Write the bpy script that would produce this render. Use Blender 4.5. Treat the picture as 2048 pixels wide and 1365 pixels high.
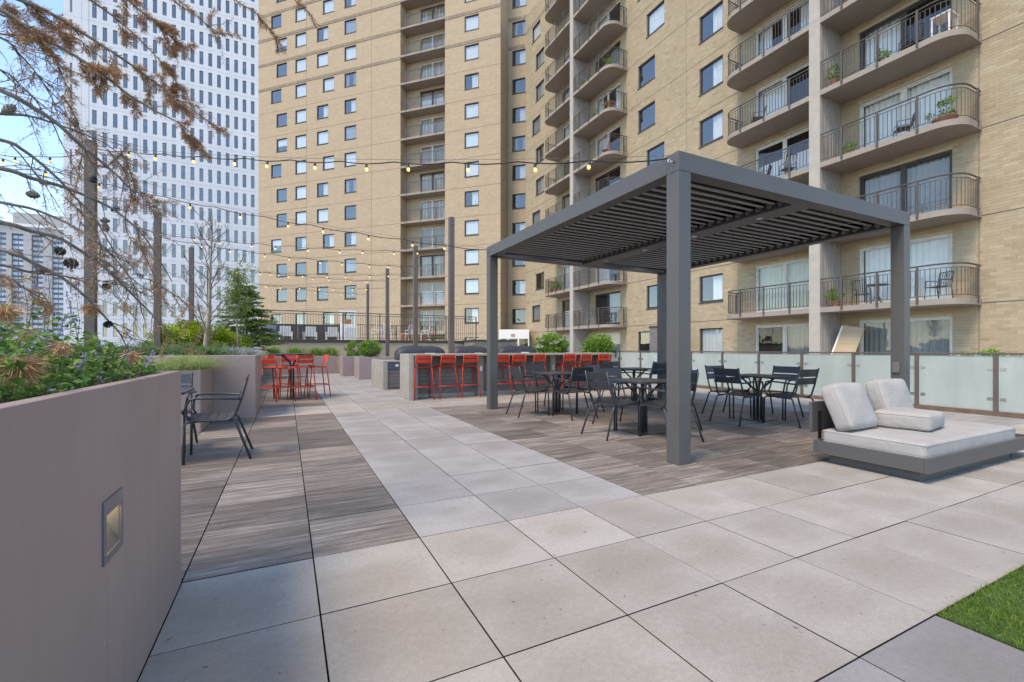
import bpy, math, random
import numpy as np
from mathutils import Vector, Matrix, noise

random.seed(7); RNG = np.random.default_rng(11)
SC = bpy.context.scene
for o in list(bpy.data.objects): bpy.data.objects.remove(o)

# ------------------------------------------------------------------ camera
F_PX, Y_HOR, YAW = 901.634, 698.0, 0.463157
CAM = Vector((-0.13365, -2.78171, 1.18091))
CC, SS = math.cos(YAW), math.sin(YAW)
cam_d = bpy.data.cameras.new('camera'); cam = bpy.data.objects.new('camera', cam_d)
SC.collection.objects.link(cam); SC.camera = cam
cam.location = CAM; cam.rotation_euler = (math.pi/2, 0, -YAW)
cam_d.sensor_width = 36.0; cam_d.lens = 36.0*F_PX/2048
cam_d.shift_y = 15.5/2048; cam_d.clip_start = 0.05; cam_d.clip_end = 3000

# ------------------------------------------------------------------ sky, sun, exposure
SUN_EL, SUN_AZ = math.radians(57), math.radians(250)     # azimuth clockwise from +Y
w = bpy.data.worlds.new('World'); SC.world = w; w.use_nodes = True
nt = w.node_tree; nt.nodes.clear()
bgn = nt.nodes.new('ShaderNodeBackground'); out = nt.nodes.new('ShaderNodeOutputWorld')
sky = nt.nodes.new('ShaderNodeTexSky'); sky.sky_type = 'NISHITA'; sky.sun_disc = False
sky.sun_elevation = SUN_EL; sky.sun_rotation = SUN_AZ; sky.altitude = 50
sky.air_density = 1.0; sky.dust_density = 0.12; sky.ozone_density = 3.2
bgn.inputs['Strength'].default_value = 0.15
nt.links.new(sky.outputs[0], bgn.inputs[0]); nt.links.new(bgn.outputs[0], out.inputs[0])
sd = bpy.data.lights.new('sun', 'SUN'); sun = bpy.data.objects.new('sun', sd); SC.collection.objects.link(sun)
sd.energy = 1.5; sd.angle = math.radians(20); sd.color = (1.0, 0.86, 0.70)
sdir = Vector((math.sin(SUN_AZ)*math.cos(SUN_EL), math.cos(SUN_AZ)*math.cos(SUN_EL), math.sin(SUN_EL)))
sun.rotation_euler = sdir.to_track_quat('Z', 'Y').to_euler()
SC.view_settings.view_transform = 'Standard'; SC.view_settings.look = 'None'
SC.view_settings.gamma = 1.0; SC.view_settings.use_curve_mapping = False
SC.view_settings.exposure = 1.36
SC.view_settings.use_white_balance = True; SC.view_settings.white_balance_temperature = 7250; SC.view_settings.white_balance_tint = 10

# ------------------------------------------------------------------ helpers
def ray(px, py):
    a = (px-1024)/F_PX; b = -(py-Y_HOR)/F_PX
    return Vector((a*CC+SS, -a*SS+CC, b))
def dep(px, py, Z): return CAM + ray(px, py)*Z
def project(p):
    v = Vector(p)-CAM; X = v.x*CC-v.y*SS; Z = v.x*SS+v.y*CC
    if Z < 0.05: return None
    return 1024+F_PX*X/Z, Y_HOR-F_PX*v.z/Z, Z

def link(o, parent=None):
    SC.collection.objects.link(o)
    if parent is not None: o.parent = parent
    return o
def tag(o, label=None, cat=None, group=None, kind=None):
    if label: o['label'] = label
    if cat: o['category'] = cat
    if group: o['group'] = group
    if kind: o['kind'] = kind
    return o
def thing(name, label, cat, loc=(0, 0, 0), rz=0.0, group=None):
    o = bpy.data.objects.new(name, None); o.empty_display_size = 0.2
    link(o); o.location = loc; o.rotation_euler = (0, 0, rz)
    return tag(o, label, cat, group)
def inst(name, me, parent=None, loc=(0, 0, 0), rot=(0, 0, 0), scale=None):
    o = bpy.data.objects.new(name, me); link(o, parent); o.location = loc; o.rotation_euler = rot
    if scale is not None: o.scale = scale
    return o
def copy_tree(o, parent=None):
    c = o.copy(); SC.collection.objects.link(c); c.parent = parent
    for ch in list(o.children): copy_tree(ch, c)
    return c

class MB:
    def __init__(s): s.v = []; s.f = []; s.m = []; s.r = []; s.cur = 0; s.rv = 0.5
    def add(s, vs, fs):
        b = len(s.v); s.v.extend([tuple(p) for p in vs])
        for f in fs: s.f.append(tuple(i+b for i in f)); s.m.append(s.cur); s.r.append(s.rv)
        return s
    def box(s, x0, y0, z0, x1, y1, z1):
        return s.add([(x0,y0,z0),(x1,y0,z0),(x1,y1,z0),(x0,y1,z0),(x0,y0,z1),(x1,y0,z1),(x1,y1,z1),(x0,y1,z1)],
                     [(0,3,2,1),(4,5,6,7),(0,1,5,4),(1,2,6,5),(2,3,7,6),(3,0,4,7)])
    def cbox(s, x0, y0, z0, x1, y1, z1, c=0.004, side=None):            # box with chamfered top edges
        vs = [(x0,y0,z0),(x1,y0,z0),(x1,y1,z0),(x0,y1,z0),(x0,y0,z1-c),(x1,y0,z1-c),(x1,y1,z1-c),(x0,y1,z1-c),
              (x0+c,y0+c,z1),(x1-c,y0+c,z1),(x1-c,y1-c,z1),(x0+c,y1-c,z1)]
        fs = [(0,1,5,4),(1,2,6,5),(2,3,7,6),(3,0,4,7),(4,5,9,8),(5,6,10,9),(6,7,11,10),(7,4,8,11),(8,9,10,11)]
        k = s.cur; b = len(s.f); s.add(vs, fs)
        if side is not None:
            for i in range(4): s.m[b+i] = side
        return s
    def obox(s, c, h, R):
        c = Vector(c); vs = []
        for sx, sy, sz in ((-1,-1,-1),(1,-1,-1),(1,1,-1),(-1,1,-1),(-1,-1,1),(1,-1,1),(1,1,1),(-1,1,1)):
            vs.append(c + R @ Vector((sx*h[0], sy*h[1], sz*h[2])))
        return s.add(vs, [(0,3,2,1),(4,5,6,7),(0,1,5,4),(1,2,6,5),(2,3,7,6),(3,0,4,7)])
    def tube(s, pts, r, n=8, cap=True):
        pts = [Vector(p) for p in pts]; k = len(pts)
        rs = r if isinstance(r, (list, tuple)) else [r]*k
        t0 = (pts[1]-pts[0]).normalized()
        u = t0.orthogonal().normalized(); vs = []
        for i, p in enumerate(pts):
            t = ((pts[min(i+1, k-1)]-pts[max(i-1, 0)])).normalized()
            u = (u - t*u.dot(t))
            u = u.normalized() if u.length > 1e-6 else t.orthogonal().normalized()
            b = t.cross(u)
            for j in range(n):
                a = 2*math.pi*j/n
                vs.append(p + (u*math.cos(a)+b*math.sin(a))*rs[i])
        fs = [(i*n+j, i*n+(j+1) % n, (i+1)*n+(j+1) % n, (i+1)*n+j) for i in range(k-1) for j in range(n)]
        if cap: fs += [tuple(range(n))[::-1], tuple(range((k-1)*n, k*n))]
        return s.add(vs, fs)
    def lathe(s, prof, n=16, c=(0, 0, 0)):
        vs = []; k = len(prof)
        for r, z in prof:
            for j in range(n):
                a = 2*math.pi*j/n; vs.append((c[0]+r*math.cos(a), c[1]+r*math.sin(a), c[2]+z))
        fs = [(i*n+j, i*n+(j+1) % n, (i+1)*n+(j+1) % n, (i+1)*n+j) for i in range(k-1) for j in range(n)]
        if prof[0][0] > 1e-4: fs.append(tuple(range(n))[::-1])
        if prof[-1][0] > 1e-4: fs.append(tuple(range((k-1)*n, k*n)))
        return s.add(vs, fs)
    def prism(s, outl, z0, z1):
        n = len(outl)
        vs = [(x, y, z0) for x, y in outl]+[(x, y, z1) for x, y in outl]
        fs = [tuple(range(n))[::-1], tuple(range(n, 2*n))]+[(i, (i+1) % n, n+(i+1) % n, n+i) for i in range(n)]
        return s.add(vs, fs)
    def mesh(s, name, mats, smooth=False, rnd=False):
        me = bpy.data.meshes.new(name); me.from_pydata(s.v, [], s.f)
        for m in (mats if isinstance(mats, (list, tuple)) else [mats]): me.materials.append(m)
        if any(s.m): me.polygons.foreach_set('material_index', s.m)
        if rnd:
            at = me.attributes.new('rnd', 'FLOAT', 'FACE'); at.data.foreach_set('value', s.r)
        if smooth: me.polygons.foreach_set('use_smooth', [True]*len(me.polygons))
        me.update(); return me
    def build(s, name, mats, parent=None, smooth=False, rnd=False, bevel=0, loc=(0, 0, 0), rot=(0, 0, 0)):
        o = inst(name, s.mesh(name, mats, smooth, rnd), parent, loc, rot)
        if bevel:
            m = o.modifiers.new('bevel', 'BEVEL'); m.width = bevel; m.segments = 2; m.limit_method = 'ANGLE'
        return o
def np_mesh(name, V, Fc, mat, rnd=None, smooth=False):
    V = np.asarray(V, dtype=np.float32); Fc = np.asarray(Fc, dtype=np.int32)
    me = bpy.data.meshes.new(name); k = Fc.shape[1]; n = Fc.shape[0]
    me.vertices.add(len(V)); me.vertices.foreach_set('co', V.ravel())
    me.loops.add(n*k); me.loops.foreach_set('vertex_index', Fc.ravel())
    me.polygons.add(n); me.polygons.foreach_set('loop_start', np.arange(0, n*k, k, dtype=np.int32))
    me.update(calc_edges=True)
    for m in (mat if isinstance(mat, (list, tuple)) else [mat]): me.materials.append(m)
    if rnd is not None:
        at = me.attributes.new('rnd', 'FLOAT', 'FACE'); at.data.foreach_set('value', np.asarray(rnd, dtype=np.float32))
    me.polygons.foreach_set('use_smooth', np.full(n, bool(smooth)))
    return me
def unit(a): return a/np.maximum(np.linalg.norm(a, axis=1, keepdims=True), 1e-9)

# ------------------------------------------------------------------ materials
def newmat(name):
    m = bpy.data.materials.new(name); m.use_nodes = True; t = m.node_tree
    b = t.nodes['Principled BSDF']; return m, t, b
def N(t, typ, **kw):
    n = t.nodes.new(typ)
    for k, v in kw.items(): setattr(n, k, v)
    return n
def L(t, a, b): t.links.new(a, b)
def ramp(t, fac, stops):
    r = N(t, 'ShaderNodeValToRGB'); e = r.color_ramp.elements
    while len(e) < len(stops): e.new(0.5)
    for el, (p, c) in zip(e, stops): el.position = p; el.color = (*c, 1) if len(c) == 3 else c
    L(t, fac, r.inputs[0]); return r.outputs[0]
def mul(c, k): return tuple(min(1.0, x*k) for x in c)
def mixc(t, fac, a, b, mode='MIX'):
    n = N(t, 'ShaderNodeMix', data_type='RGBA', blend_type=mode)
    if isinstance(fac, (int, float)): n.inputs[0].default_value = fac
    else: L(t, fac, n.inputs[0])
    for i, c in ((6, a), (7, b)):
        if isinstance(c, tuple): n.inputs[i].default_value = (*c, 1)
        else: L(t, c, n.inputs[i])
    return n.outputs[2]
def noise_n(t, vec, scale, detail=4, rough=0.55):
    n = N(t, 'ShaderNodeTexNoise'); n.inputs['Scale'].default_value = scale
    n.inputs['Detail'].default_value = detail; n.inputs['Roughness'].default_value = rough
    if vec is not None: L(t, vec, n.inputs['Vector'])
    return n.outputs['Fac']
def vmul(t, vec, v):
    n = N(t, 'ShaderNodeVectorMath', operation='MULTIPLY'); L(t, vec, n.inputs[0]); n.inputs[1].default_value = v
    return n.outputs[0]
def bump(t, b, h, strength=0.3, dist=0.01):
    n = N(t, 'ShaderNodeBump'); n.inputs['Strength'].default_value = strength; n.inputs['Distance'].default_value = dist
    L(t, h, n.inputs['Height']); L(t, n.outputs[0], b.inputs['Normal'])
def pos(t): return N(t, 'ShaderNodeNewGeometry').outputs['Position']
def pmat(name, col, rough=0.6, metal=0.0, var=0.12, scale=6.0, bmp=0.0, bscale=60.0, spec=0.5, coord='pos'):
    m, t, b = newmat(name)
    P = pos(t) if coord == 'pos' else N(t, 'ShaderNodeTexCoord').outputs['Object']
    f = noise_n(t, P, scale, 5)
    c = ramp(t, f, [(0.3, mul(col, 1-var)), (0.7, mul(col, 1+var))])
    L(t, c, b.inputs['Base Color']); b.inputs['Roughness'].default_value = rough; b.inputs['Metallic'].default_value = metal
    b.inputs['Specular IOR Level'].default_value = spec
    if bmp: bump(t, b, noise_n(t, P, bscale, 3), bmp, 0.004)
    return m
def cells(t, P):
    """per-paver random value and distance from the paver's centre (0) to its edge (1)"""
    sc = vmul(t, P, (1/0.61, 1/0.61, 0))
    fl = N(t, 'ShaderNodeVectorMath', operation='FLOOR'); L(t, sc, fl.inputs[0])
    wn = N(t, 'ShaderNodeTexWhiteNoise', noise_dimensions='2D'); L(t, fl.outputs[0], wn.inputs['Vector'])
    fr = N(t, 'ShaderNodeVectorMath', operation='FRACTION'); L(t, sc, fr.inputs[0])
    sb = N(t, 'ShaderNodeVectorMath', operation='SUBTRACT'); L(t, fr.outputs[0], sb.inputs[0]); sb.inputs[1].default_value = (.5, .5, 0)
    ab = N(t, 'ShaderNodeVectorMath', operation='ABSOLUTE'); L(t, sb.outputs[0], ab.inputs[0])
    sx = N(t, 'ShaderNodeSeparateXYZ'); L(t, ab.outputs[0], sx.inputs[0])
    mx = N(t, 'ShaderNodeVectorMath', operation='LENGTH'); L(t, sb.outputs[0], mx.inputs[0])
    m2 = N(t, 'ShaderNodeMath', operation='MULTIPLY'); L(t, mx.outputs['Value'], m2.inputs[0]); m2.inputs[1].default_value = 2.0
    ad = N(t, 'ShaderNodeVectorMath', operation='MULTIPLY_ADD'); L(t, wn.outputs['Color'], ad.inputs[0]); ad.inputs[1].default_value = (40, 40, 40); L(t, P, ad.inputs[2])
    return wn.outputs['Value'], m2.outputs[0], ad.outputs[0]
def scale_c(t, c, val, lo, hi):
    v = N(t, 'ShaderNodeMapRange'); L(t, val, v.inputs[0]); v.inputs[3].default_value = lo; v.inputs[4].default_value = hi
    cb = N(t, 'ShaderNodeCombineColor'); [L(t, v.outputs[0], cb.inputs[i]) for i in range(3)]
    return mixc(t, 1.0, c, cb.outputs[0], 'MULTIPLY')
def paver(name, c1, c2, stain, grain):
    m, t, b = newmat(name); P = pos(t); rnd, edge, Q = cells(t, P)
    big = noise_n(t, vmul(t, Q, (1.0, 1.7, 1)), 1.6, 3, 0.5)
    base = mixc(t, ramp(t, big, [(0.36, (0, 0, 0)), (0.64, (1, 1, 1))]), c1, c2)
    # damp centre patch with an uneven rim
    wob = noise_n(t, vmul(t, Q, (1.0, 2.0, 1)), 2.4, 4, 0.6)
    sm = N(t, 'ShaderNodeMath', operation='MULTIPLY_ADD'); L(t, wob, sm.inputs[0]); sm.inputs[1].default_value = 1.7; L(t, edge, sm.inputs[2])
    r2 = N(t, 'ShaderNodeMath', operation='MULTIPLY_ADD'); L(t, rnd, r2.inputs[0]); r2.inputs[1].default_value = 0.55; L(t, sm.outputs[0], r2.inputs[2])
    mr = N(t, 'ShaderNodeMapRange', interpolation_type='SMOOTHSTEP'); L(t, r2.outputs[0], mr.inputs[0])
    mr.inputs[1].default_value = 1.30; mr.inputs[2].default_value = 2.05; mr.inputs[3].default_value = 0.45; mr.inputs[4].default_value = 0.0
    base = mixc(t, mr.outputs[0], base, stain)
    fine = noise_n(t, P, 210, 2, 0.6); mid = noise_n(t, P, 34, 4, 0.65)
    base = mixc(t, grain, base, ramp(t, fine, [(0.3, (0.25, 0.25, 0.25)), (0.7, (0.68, 0.68, 0.68))]), 'OVERLAY')
    base = mixc(t, 0.22, base, ramp(t, mid, [(0.3, (0.3, 0.3, 0.3)), (0.7, (0.66, 0.66, 0.66))]), 'OVERLAY')
    vo = N(t, 'ShaderNodeTexVoronoi'); vo.inputs['Scale'].default_value = 9.0; L(t, Q, vo.inputs['Vector'])
    base = mixc(t, ramp(t, vo.outputs['Distance'], [(0.035, (0.75, 0.75, 0.75)), (0.055, (0, 0, 0))]), base, (0.10, 0.09, 0.085))
    base = scale_c(t, base, rnd, 0.90, 1.07)
    L(t, base, b.inputs['Base Color']); b.inputs['Roughness'].default_value = 0.72; b.inputs['Specular IOR Level'].default_value = 0.4
    bump(t, b, fine, 0.25, 0.002); return m
def plank_mat(name):
    m, t, b = newmat(name); P = pos(t); rnd, edge, Q = cells(t, P)
    g1 = noise_n(t, vmul(t, Q, (0.9, 16, 1)), 1.7, 9, 0.74)
    g0 = noise_n(t, vmul(t, Q, (1.2, 4.0, 1)), 1.4, 3, 0.5)
    g2 = noise_n(t, vmul(t, Q, (14, 95, 1)), 1.6, 3, 0.75)
    c = ramp(t, g1, [(0.30, (0.068, 0.054, 0.046)), (0.43, (0.13, 0.109, 0.095)), (0.55, (0.205, 0.178, 0.156)), (0.70, (0.37, 0.34, 0.305))])
    c = mixc(t, 0.45, c, ramp(t, g0, [(0.3, (0.28, 0.27, 0.26)), (0.7, (0.70, 0.69, 0.68))]), 'OVERLAY')
    c = mixc(t, 0.6, c, ramp(t, g2, [(0.3, (0.25, 0.25, 0.25)), (0.7, (0.72, 0.72, 0.71))]), 'OVERLAY')
    c = scale_c(t, c, rnd, 0.70, 1.42)
    L(t, c, b.inputs['Base Color']); b.inputs['Roughness'].default_value = 0.62; b.inputs['Specular IOR Level'].default_value = 0.45
    bump(t, b, g2, 0.3, 0.003); return m
def brick_attr(name, ramp_cols, zone=False):
    m, t, b = newmat(name); P = pos(t)
    a = N(t, 'ShaderNodeAttribute', attribute_name='rnd').outputs['Fac']
    c = ramp(t, a, ramp_cols)
    st = noise_n(t, vmul(t, P, (1, 0.9, 0.22)), 0.9, 4, 0.6)
    c = mixc(t, ramp(t, st, [(0.50, (0, 0, 0)), (0.75, (0.35, 0.35, 0.35))]), c, (0.27, 0.215, 0.15))
    f = noise_n(t, P, 70, 3)
    c = mixc(t, 0.35, c, ramp(t, f, [(0.3, (0.3, 0.3, 0.3)), (0.7, (0.68, 0.68, 0.68))]), 'OVERLAY')
    L(t, c, b.inputs['Base Color']); b.inputs['Roughness'].default_value = 0.85; b.inputs['Specular IOR Level'].default_value = 0.25
    return m
def brick_tex(name, c1, c2, mortar, bw=0.305, bh=0.1016):
    m, t, b = newmat(name); O = N(t, 'ShaderNodeTexCoord').outputs['Object']
    sp = N(t, 'ShaderNodeSeparateXYZ'); L(t, O, sp.inputs[0]); cb = N(t, 'ShaderNodeCombineXYZ')
    L(t, sp.outputs[0], cb.inputs[0]); L(t, sp.outputs[2], cb.inputs[1])
    br = N(t, 'ShaderNodeTexBrick'); L(t, cb.outputs[0], br.inputs['Vector'])
    br.inputs['Color1'].default_value = (*c1, 1); br.inputs['Color2'].default_value = (*c2, 1); br.inputs['Mortar'].default_value = (*mortar, 1)
    br.inputs['Scale'].default_value = 1.0; br.inputs['Brick Width'].default_value = bw; br.inputs['Row Height'].default_value = bh
    br.inputs['Mortar Size'].default_value = 0.006; br.inputs['Mortar Smooth'].default_value = 0.1
    st = noise_n(t, vmul(t, O, (1.0, 1.0, 3.5)), 0.55, 6, 0.68)
    c = mixc(t, ramp(t, st, [(0.42, (0, 0, 0)), (0.68, (0.45, 0.45, 0.45))]), br.outputs['Color'], mul(c1, 0.80))
    s2 = noise_n(t, vmul(t, O, (2.2, 1.0, 0.12)), 0.8, 4, 0.6)
    c = mixc(t, ramp(t, s2, [(0.56, (0, 0, 0)), (0.8, (0.3, 0.3, 0.3))]), c, mul(c1, 0.65))
    hs = noise_n(t, vmul(t, O, (2.5, 1.0, 14)), 1.0, 4, 0.7)
    c = mixc(t, 0.22, c, ramp(t, hs, [(0.3, (0.34, 0.34, 0.34)), (0.7, (0.64, 0.64, 0.64))]), 'OVERLAY')
    L(t, c, b.inputs['Base Color']); b.inputs['Roughness'].default_value = 0.88; b.inputs['Specular IOR Level'].default_value = 0.2
    return m
def glass_mat(name, tint=(0.75, 0.8, 0.82), refl=0.34):
    m = bpy.data.materials.new(name); m.use_nodes = True; t = m.node_tree; t.nodes.clear()
    o = N(t, 'ShaderNodeOutputMaterial'); tr = N(t, 'ShaderNodeBsdfTransparent'); tr.inputs[0].default_value = (*tint, 1)
    gl = N(t, 'ShaderNodeBsdfGlossy'); gl.inputs['Roughness'].default_value = 0.02
    n = noise_n(t, pos(t), 1.3, 2); bp = N(t, 'ShaderNodeBump'); bp.inputs['Strength'].default_value = 0.06; bp.inputs['Distance'].default_value = 0.05
    L(t, n, bp.inputs['Height']); L(t, bp.outputs[0], gl.inputs['Normal'])
    lw = N(t, 'ShaderNodeLayerWeight'); lw.inputs[0].default_value = 0.25
    mr = N(t, 'ShaderNodeMapRange'); L(t, lw.outputs['Facing'], mr.inputs[0]); mr.inputs[3].default_value = refl; mr.inputs[4].default_value = min(1, refl+0.5)
    mx = N(t, 'ShaderNodeMixShader'); L(t, mr.outputs[0], mx.inputs[0]); L(t, tr.outputs[0], mx.inputs[1]); L(t, gl.outputs[0], mx.inputs[2])
    L(t, mx.outputs[0], o.inputs[0]); return m
def leaf_mat(name, cols, rough=0.5, trans=0.3):
    m = bpy.data.materials.new(name); m.use_nodes = True; t = m.node_tree; b = t.nodes['Principled BSDF']; o = t.nodes['Material Output']
    a = N(t, 'ShaderNodeAttribute', attribute_name='rnd').outputs['Fac']
    k = len(cols); c = ramp(t, a, [(i/(k-1), col) for i, col in enumerate(cols)])
    L(t, c, b.inputs['Base Color']); b.inputs['Roughness'].default_value = rough; b.inputs['Specular IOR Level'].default_value = 0.35
    if trans:
        tr = N(t, 'ShaderNodeBsdfTranslucent'); L(t, c, tr.inputs[0])
        mx = N(t, 'ShaderNodeMixShader'); mx.inputs[0].default_value = trans
        L(t, b.outputs[0], mx.inputs[1]); L(t, tr.outputs[0], mx.inputs[2]); L(t, mx.outputs[0], o.inputs[0])
    return m
def emit_mat(name, col, e, base=(0.8, 0.6, 0.3)):
    m, t, b = newmat(name); b.inputs['Base Color'].default_value = (*base, 1)
    b.inputs['Emission Color'].default_value = (*col, 1); b.inputs['Emission Strength'].default_value = e
    b.inputs['Roughness'].default_value = 0.15; return m

M = {}
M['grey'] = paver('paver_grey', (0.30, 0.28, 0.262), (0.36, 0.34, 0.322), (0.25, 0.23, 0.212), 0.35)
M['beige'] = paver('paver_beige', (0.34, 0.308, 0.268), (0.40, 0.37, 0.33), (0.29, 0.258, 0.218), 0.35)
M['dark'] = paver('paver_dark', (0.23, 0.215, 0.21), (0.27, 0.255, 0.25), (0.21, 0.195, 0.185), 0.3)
M['plank'] = plank_mat('paver_plank')
M['sub'] = pmat('joint_dark', (0.035, 0.033, 0.032), 0.95)  # dark sub-deck, and dirt on the paver sides inside the joints
M['planter'] = pmat('planter_metal', (0.37, 0.285, 0.265), 0.55, 0.0, 0.06, 2.0, 0.08, 400)
def planter_mat():
    m, t, b = newmat('planter_metal'); P = pos(t)
    f = noise_n(t, P, 1.6, 4); c = ramp(t, f, [(0.3, (0.315, 0.24, 0.222)), (0.7, (0.36, 0.275, 0.256))])
    run = noise_n(t, vmul(t, P, (9, 9, 0.35)), 1.2, 4, 0.65)
    c = mixc(t, ramp(t, run, [(0.55, (0, 0, 0)), (0.78, (0.22, 0.22, 0.22))]), c, (0.20, 0.16, 0.15))
    vo = N(t, 'ShaderNodeTexVoronoi'); vo.inputs['Scale'].default_value = 5.0; L(t, vmul(t, P, (1, 1, 0.6)), vo.inputs['Vector'])
    c = mixc(t, ramp(t, vo.outputs['Distance'], [(0.012, (0.8, 0.8, 0.8)), (0.022, (0, 0, 0))]), c, (0.55, 0.5, 0.47))
    L(t, c, b.inputs['Base Color']); b.inputs['Specular IOR Level'].default_value = 0.4
    rr = N(t, 'ShaderNodeMapRange'); L(t, run, rr.inputs[0]); rr.inputs[3].default_value = 0.42; rr.inputs[4].default_value = 0.66; L(t, rr.outputs[0], b.inputs['Roughness'])
    bump(t, b, noise_n(t, P, 2.2, 2), 0.12, 0.03); return m
M['planter'] = planter_mat()
M['soil'] = pmat('soil', (0.055, 0.04, 0.03), 0.95, 0, 0.4, 25, 0.8, 60)
M['pergola'] = pmat('pergola_aluminium', (0.09, 0.085, 0.082), 0.5, 0.0, 0.05, 3, 0.05, 500)
M['slat'] = pmat('louver_aluminium', (0.40, 0.39, 0.38), 0.5, 0.0, 0.05, 3)
M['steel'] = pmat('steel', (0.55, 0.55, 0.55), 0.3, 1.0, 0.05)
M['chair'] = pmat('charcoal_powdercoat', (0.034, 0.037, 0.043), 0.4, 0.0, 0.08, 8)
M['red'] = pmat('red_powdercoat', (0.56, 0.045, 0.018), 0.36, 0.0, 0.06, 8)
M['post'] = pmat('bronze_post', (0.118, 0.092, 0.077), 0.5, 0.0, 0.1, 4)
M['black'] = pmat('black_rubber', (0.012, 0.012, 0.012), 0.5)
M['cable'] = pmat('cable_black', (0.02, 0.018, 0.016), 0.5)
M['bulb'] = emit_mat('bulb_glow', (1.0, 0.62, 0.18), 0.55, (0.75, 0.55, 0.25))
M['lamp'] = emit_mat('step_lamp_glow', (1.0, 0.68, 0.26), 9.0)
M['lampmetal'] = pmat('step_light_metal', (0.20, 0.22, 0.26), 0.32, 0.7, 0.05)
M['fabric'] = pmat('oatmeal_fabric', (0.40, 0.372, 0.34), 0.92, 0, 0.06, 260, 0.5, 420, 0.15, 'obj')
def fabric():
    m, t, b = newmat('oatmeal_fabric'); O = N(t, 'ShaderNodeTexCoord').outputs['Object']
    wv = noise_n(t, vmul(t, O, (1, 1, 1)), 420, 2); big = noise_n(t, O, 3.0, 3)
    c = mixc(t, ramp(t, big, [(0.3, (0, 0, 0)), (0.7, (1, 1, 1))]), (0.36, 0.342, 0.322), (0.41, 0.392, 0.372))
    c = mixc(t, 0.5, c, ramp(t, wv, [(0.3, (0.3, 0.3, 0.3)), (0.7, (0.68, 0.68, 0.68))]), 'OVERLAY')
    L(t, c, b.inputs['Base Color']); b.inputs['Roughness'].default_value = 0.95; b.inputs['Specular IOR Level'].default_value = 0.1
    wr = noise_n(t, vmul(t, O, (1, 1.6, 1.2)), 7.0, 4, 0.55)
    ad = N(t, 'ShaderNodeMath', operation='MULTIPLY_ADD'); L(t, wv, ad.inputs[0]); ad.inputs[1].default_value = 0.08; L(t, wr, ad.inputs[2])
    bump(t, b, ad.outputs[0], 0.55, 0.02); return m
M['fabric'] = fabric()
def speckle():
    m, t, b = newmat('exposed_concrete'); P = pos(t)
    vo = N(t, 'ShaderNodeTexVoronoi'); vo.inputs['Scale'].default_value = 130.0; L(t, P, vo.inputs['Vector'])
    sp = N(t, 'ShaderNodeSeparateColor'); L(t, vo.outputs['Color'], sp.inputs[0])
    c = ramp(t, sp.outputs[0], [(0.0, (0.24, 0.215, 0.18)), (0.3, (0.32, 0.295, 0.25)), (0.6, (0.39, 0.36, 0.305)), (1.0, (0.47, 0.44, 0.375))])
    c = mixc(t, 0.4, c, ramp(t, noise_n(t, P, 2.5, 4), [(0.3, (0.36, 0.35, 0.33)), (0.7, (0.62, 0.61, 0.59))]), 'OVERLAY')
    L(t, c, b.inputs['Base Color']); b.inputs['Roughness'].default_value = 0.8; bump(t, b, vo.outputs['Distance'], 0.3, 0.004); return m
M['concrete'] = speckle()
M['slabc'] = pmat('balcony_concrete', (0.30, 0.255, 0.21), 0.85, 0, 0.07, 3, 0.1, 50)
M['finc'] = pmat('fin_concrete', (0.40, 0.36, 0.31), 0.85, 0, 0.08, 3, 0.15, 60)
M['finrib'] = pmat('ribbed_panel', (0.34, 0.305, 0.28), 0.8, 0, 0.1, 4)
M['board'] = pmat('grey_board', (0.16, 0.14, 0.135), 0.6, 0, 0.15, 5)
M['bpillar'] = pmat('brown_panel', (0.24, 0.205, 0.18), 0.6, 0, 0.12, 6)
M['rail'] = pmat('balcony_rail', (0.082, 0.068, 0.058), 0.5, 0, 0.08, 5)
M['frame'] = pmat('window_frame_brown', (0.05, 0.04, 0.036), 0.5)
M['framew'] = pmat('door_frame_white', (0.62, 0.61, 0.58), 0.5)
M['curtain'] = pmat('curtain_white', (0.82, 0.81, 0.78), 0.9, 0, 0.05, 4)
M['curtain2'] = pmat('curtain_grey', (0.34, 0.345, 0.335), 0.9, 0, 0.06, 4)
M['curtain3'] = pmat('curtain_cream', (0.66, 0.66, 0.52), 0.9, 0, 0.05, 4)
M['room'] = pmat('room_dark', (0.07, 0.065, 0.06), 0.95)
M['glass'] = glass_mat('window_glass', (0.80, 0.84, 0.85), 0.15)
M['glass_d'] = glass_mat('door_glass', (0.88, 0.90, 0.90), 0.05)
M['glass_t'] = glass_mat('tower_glass', (0.42, 0.44, 0.48), 0.20)
BR = [(0.0, (0.315, 0.242, 0.15)), (0.3, (0.37, 0.289, 0.185)), (0.7, (0.405, 0.322, 0.21)), (1.0, (0.445, 0.362, 0.248))]
M['brick'] = brick_attr('buff_brick', BR)
M['mortar'] = pmat('mortar', (0.46, 0.385, 0.285), 0.9, 0, 0.1, 5)
M['kbrick'] = brick_tex('buff_brick_far', (0.48, 0.37, 0.25), (0.415, 0.318, 0.214), (0.46, 0.36, 0.252))
M['band'] = brick_tex('brown_band_brick', (0.22, 0.165, 0.12), (0.33, 0.26, 0.19), (0.36, 0.30, 0.22), 0.22, 0.085)
M['terbrick'] = brick_tex('terrace_brick', (0.56, 0.44, 0.31), (0.49, 0.38, 0.265), (0.42, 0.345, 0.265), 0.305, 0.1016)
M['tower'] = pmat('tower_white', (0.70, 0.69, 0.70), 0.7, 0, 0.05, 0.15)
M['seam'] = pmat('tower_seam', (0.42, 0.42, 0.44), 0.8)
M['hotel'] = pmat('far_building_beige', (0.47, 0.44, 0.42), 0.85, 0, 0.06, 0.1)
M['hotelw'] = pmat('far_building_bay', (0.16, 0.17, 0.19), 0.6)
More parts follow.
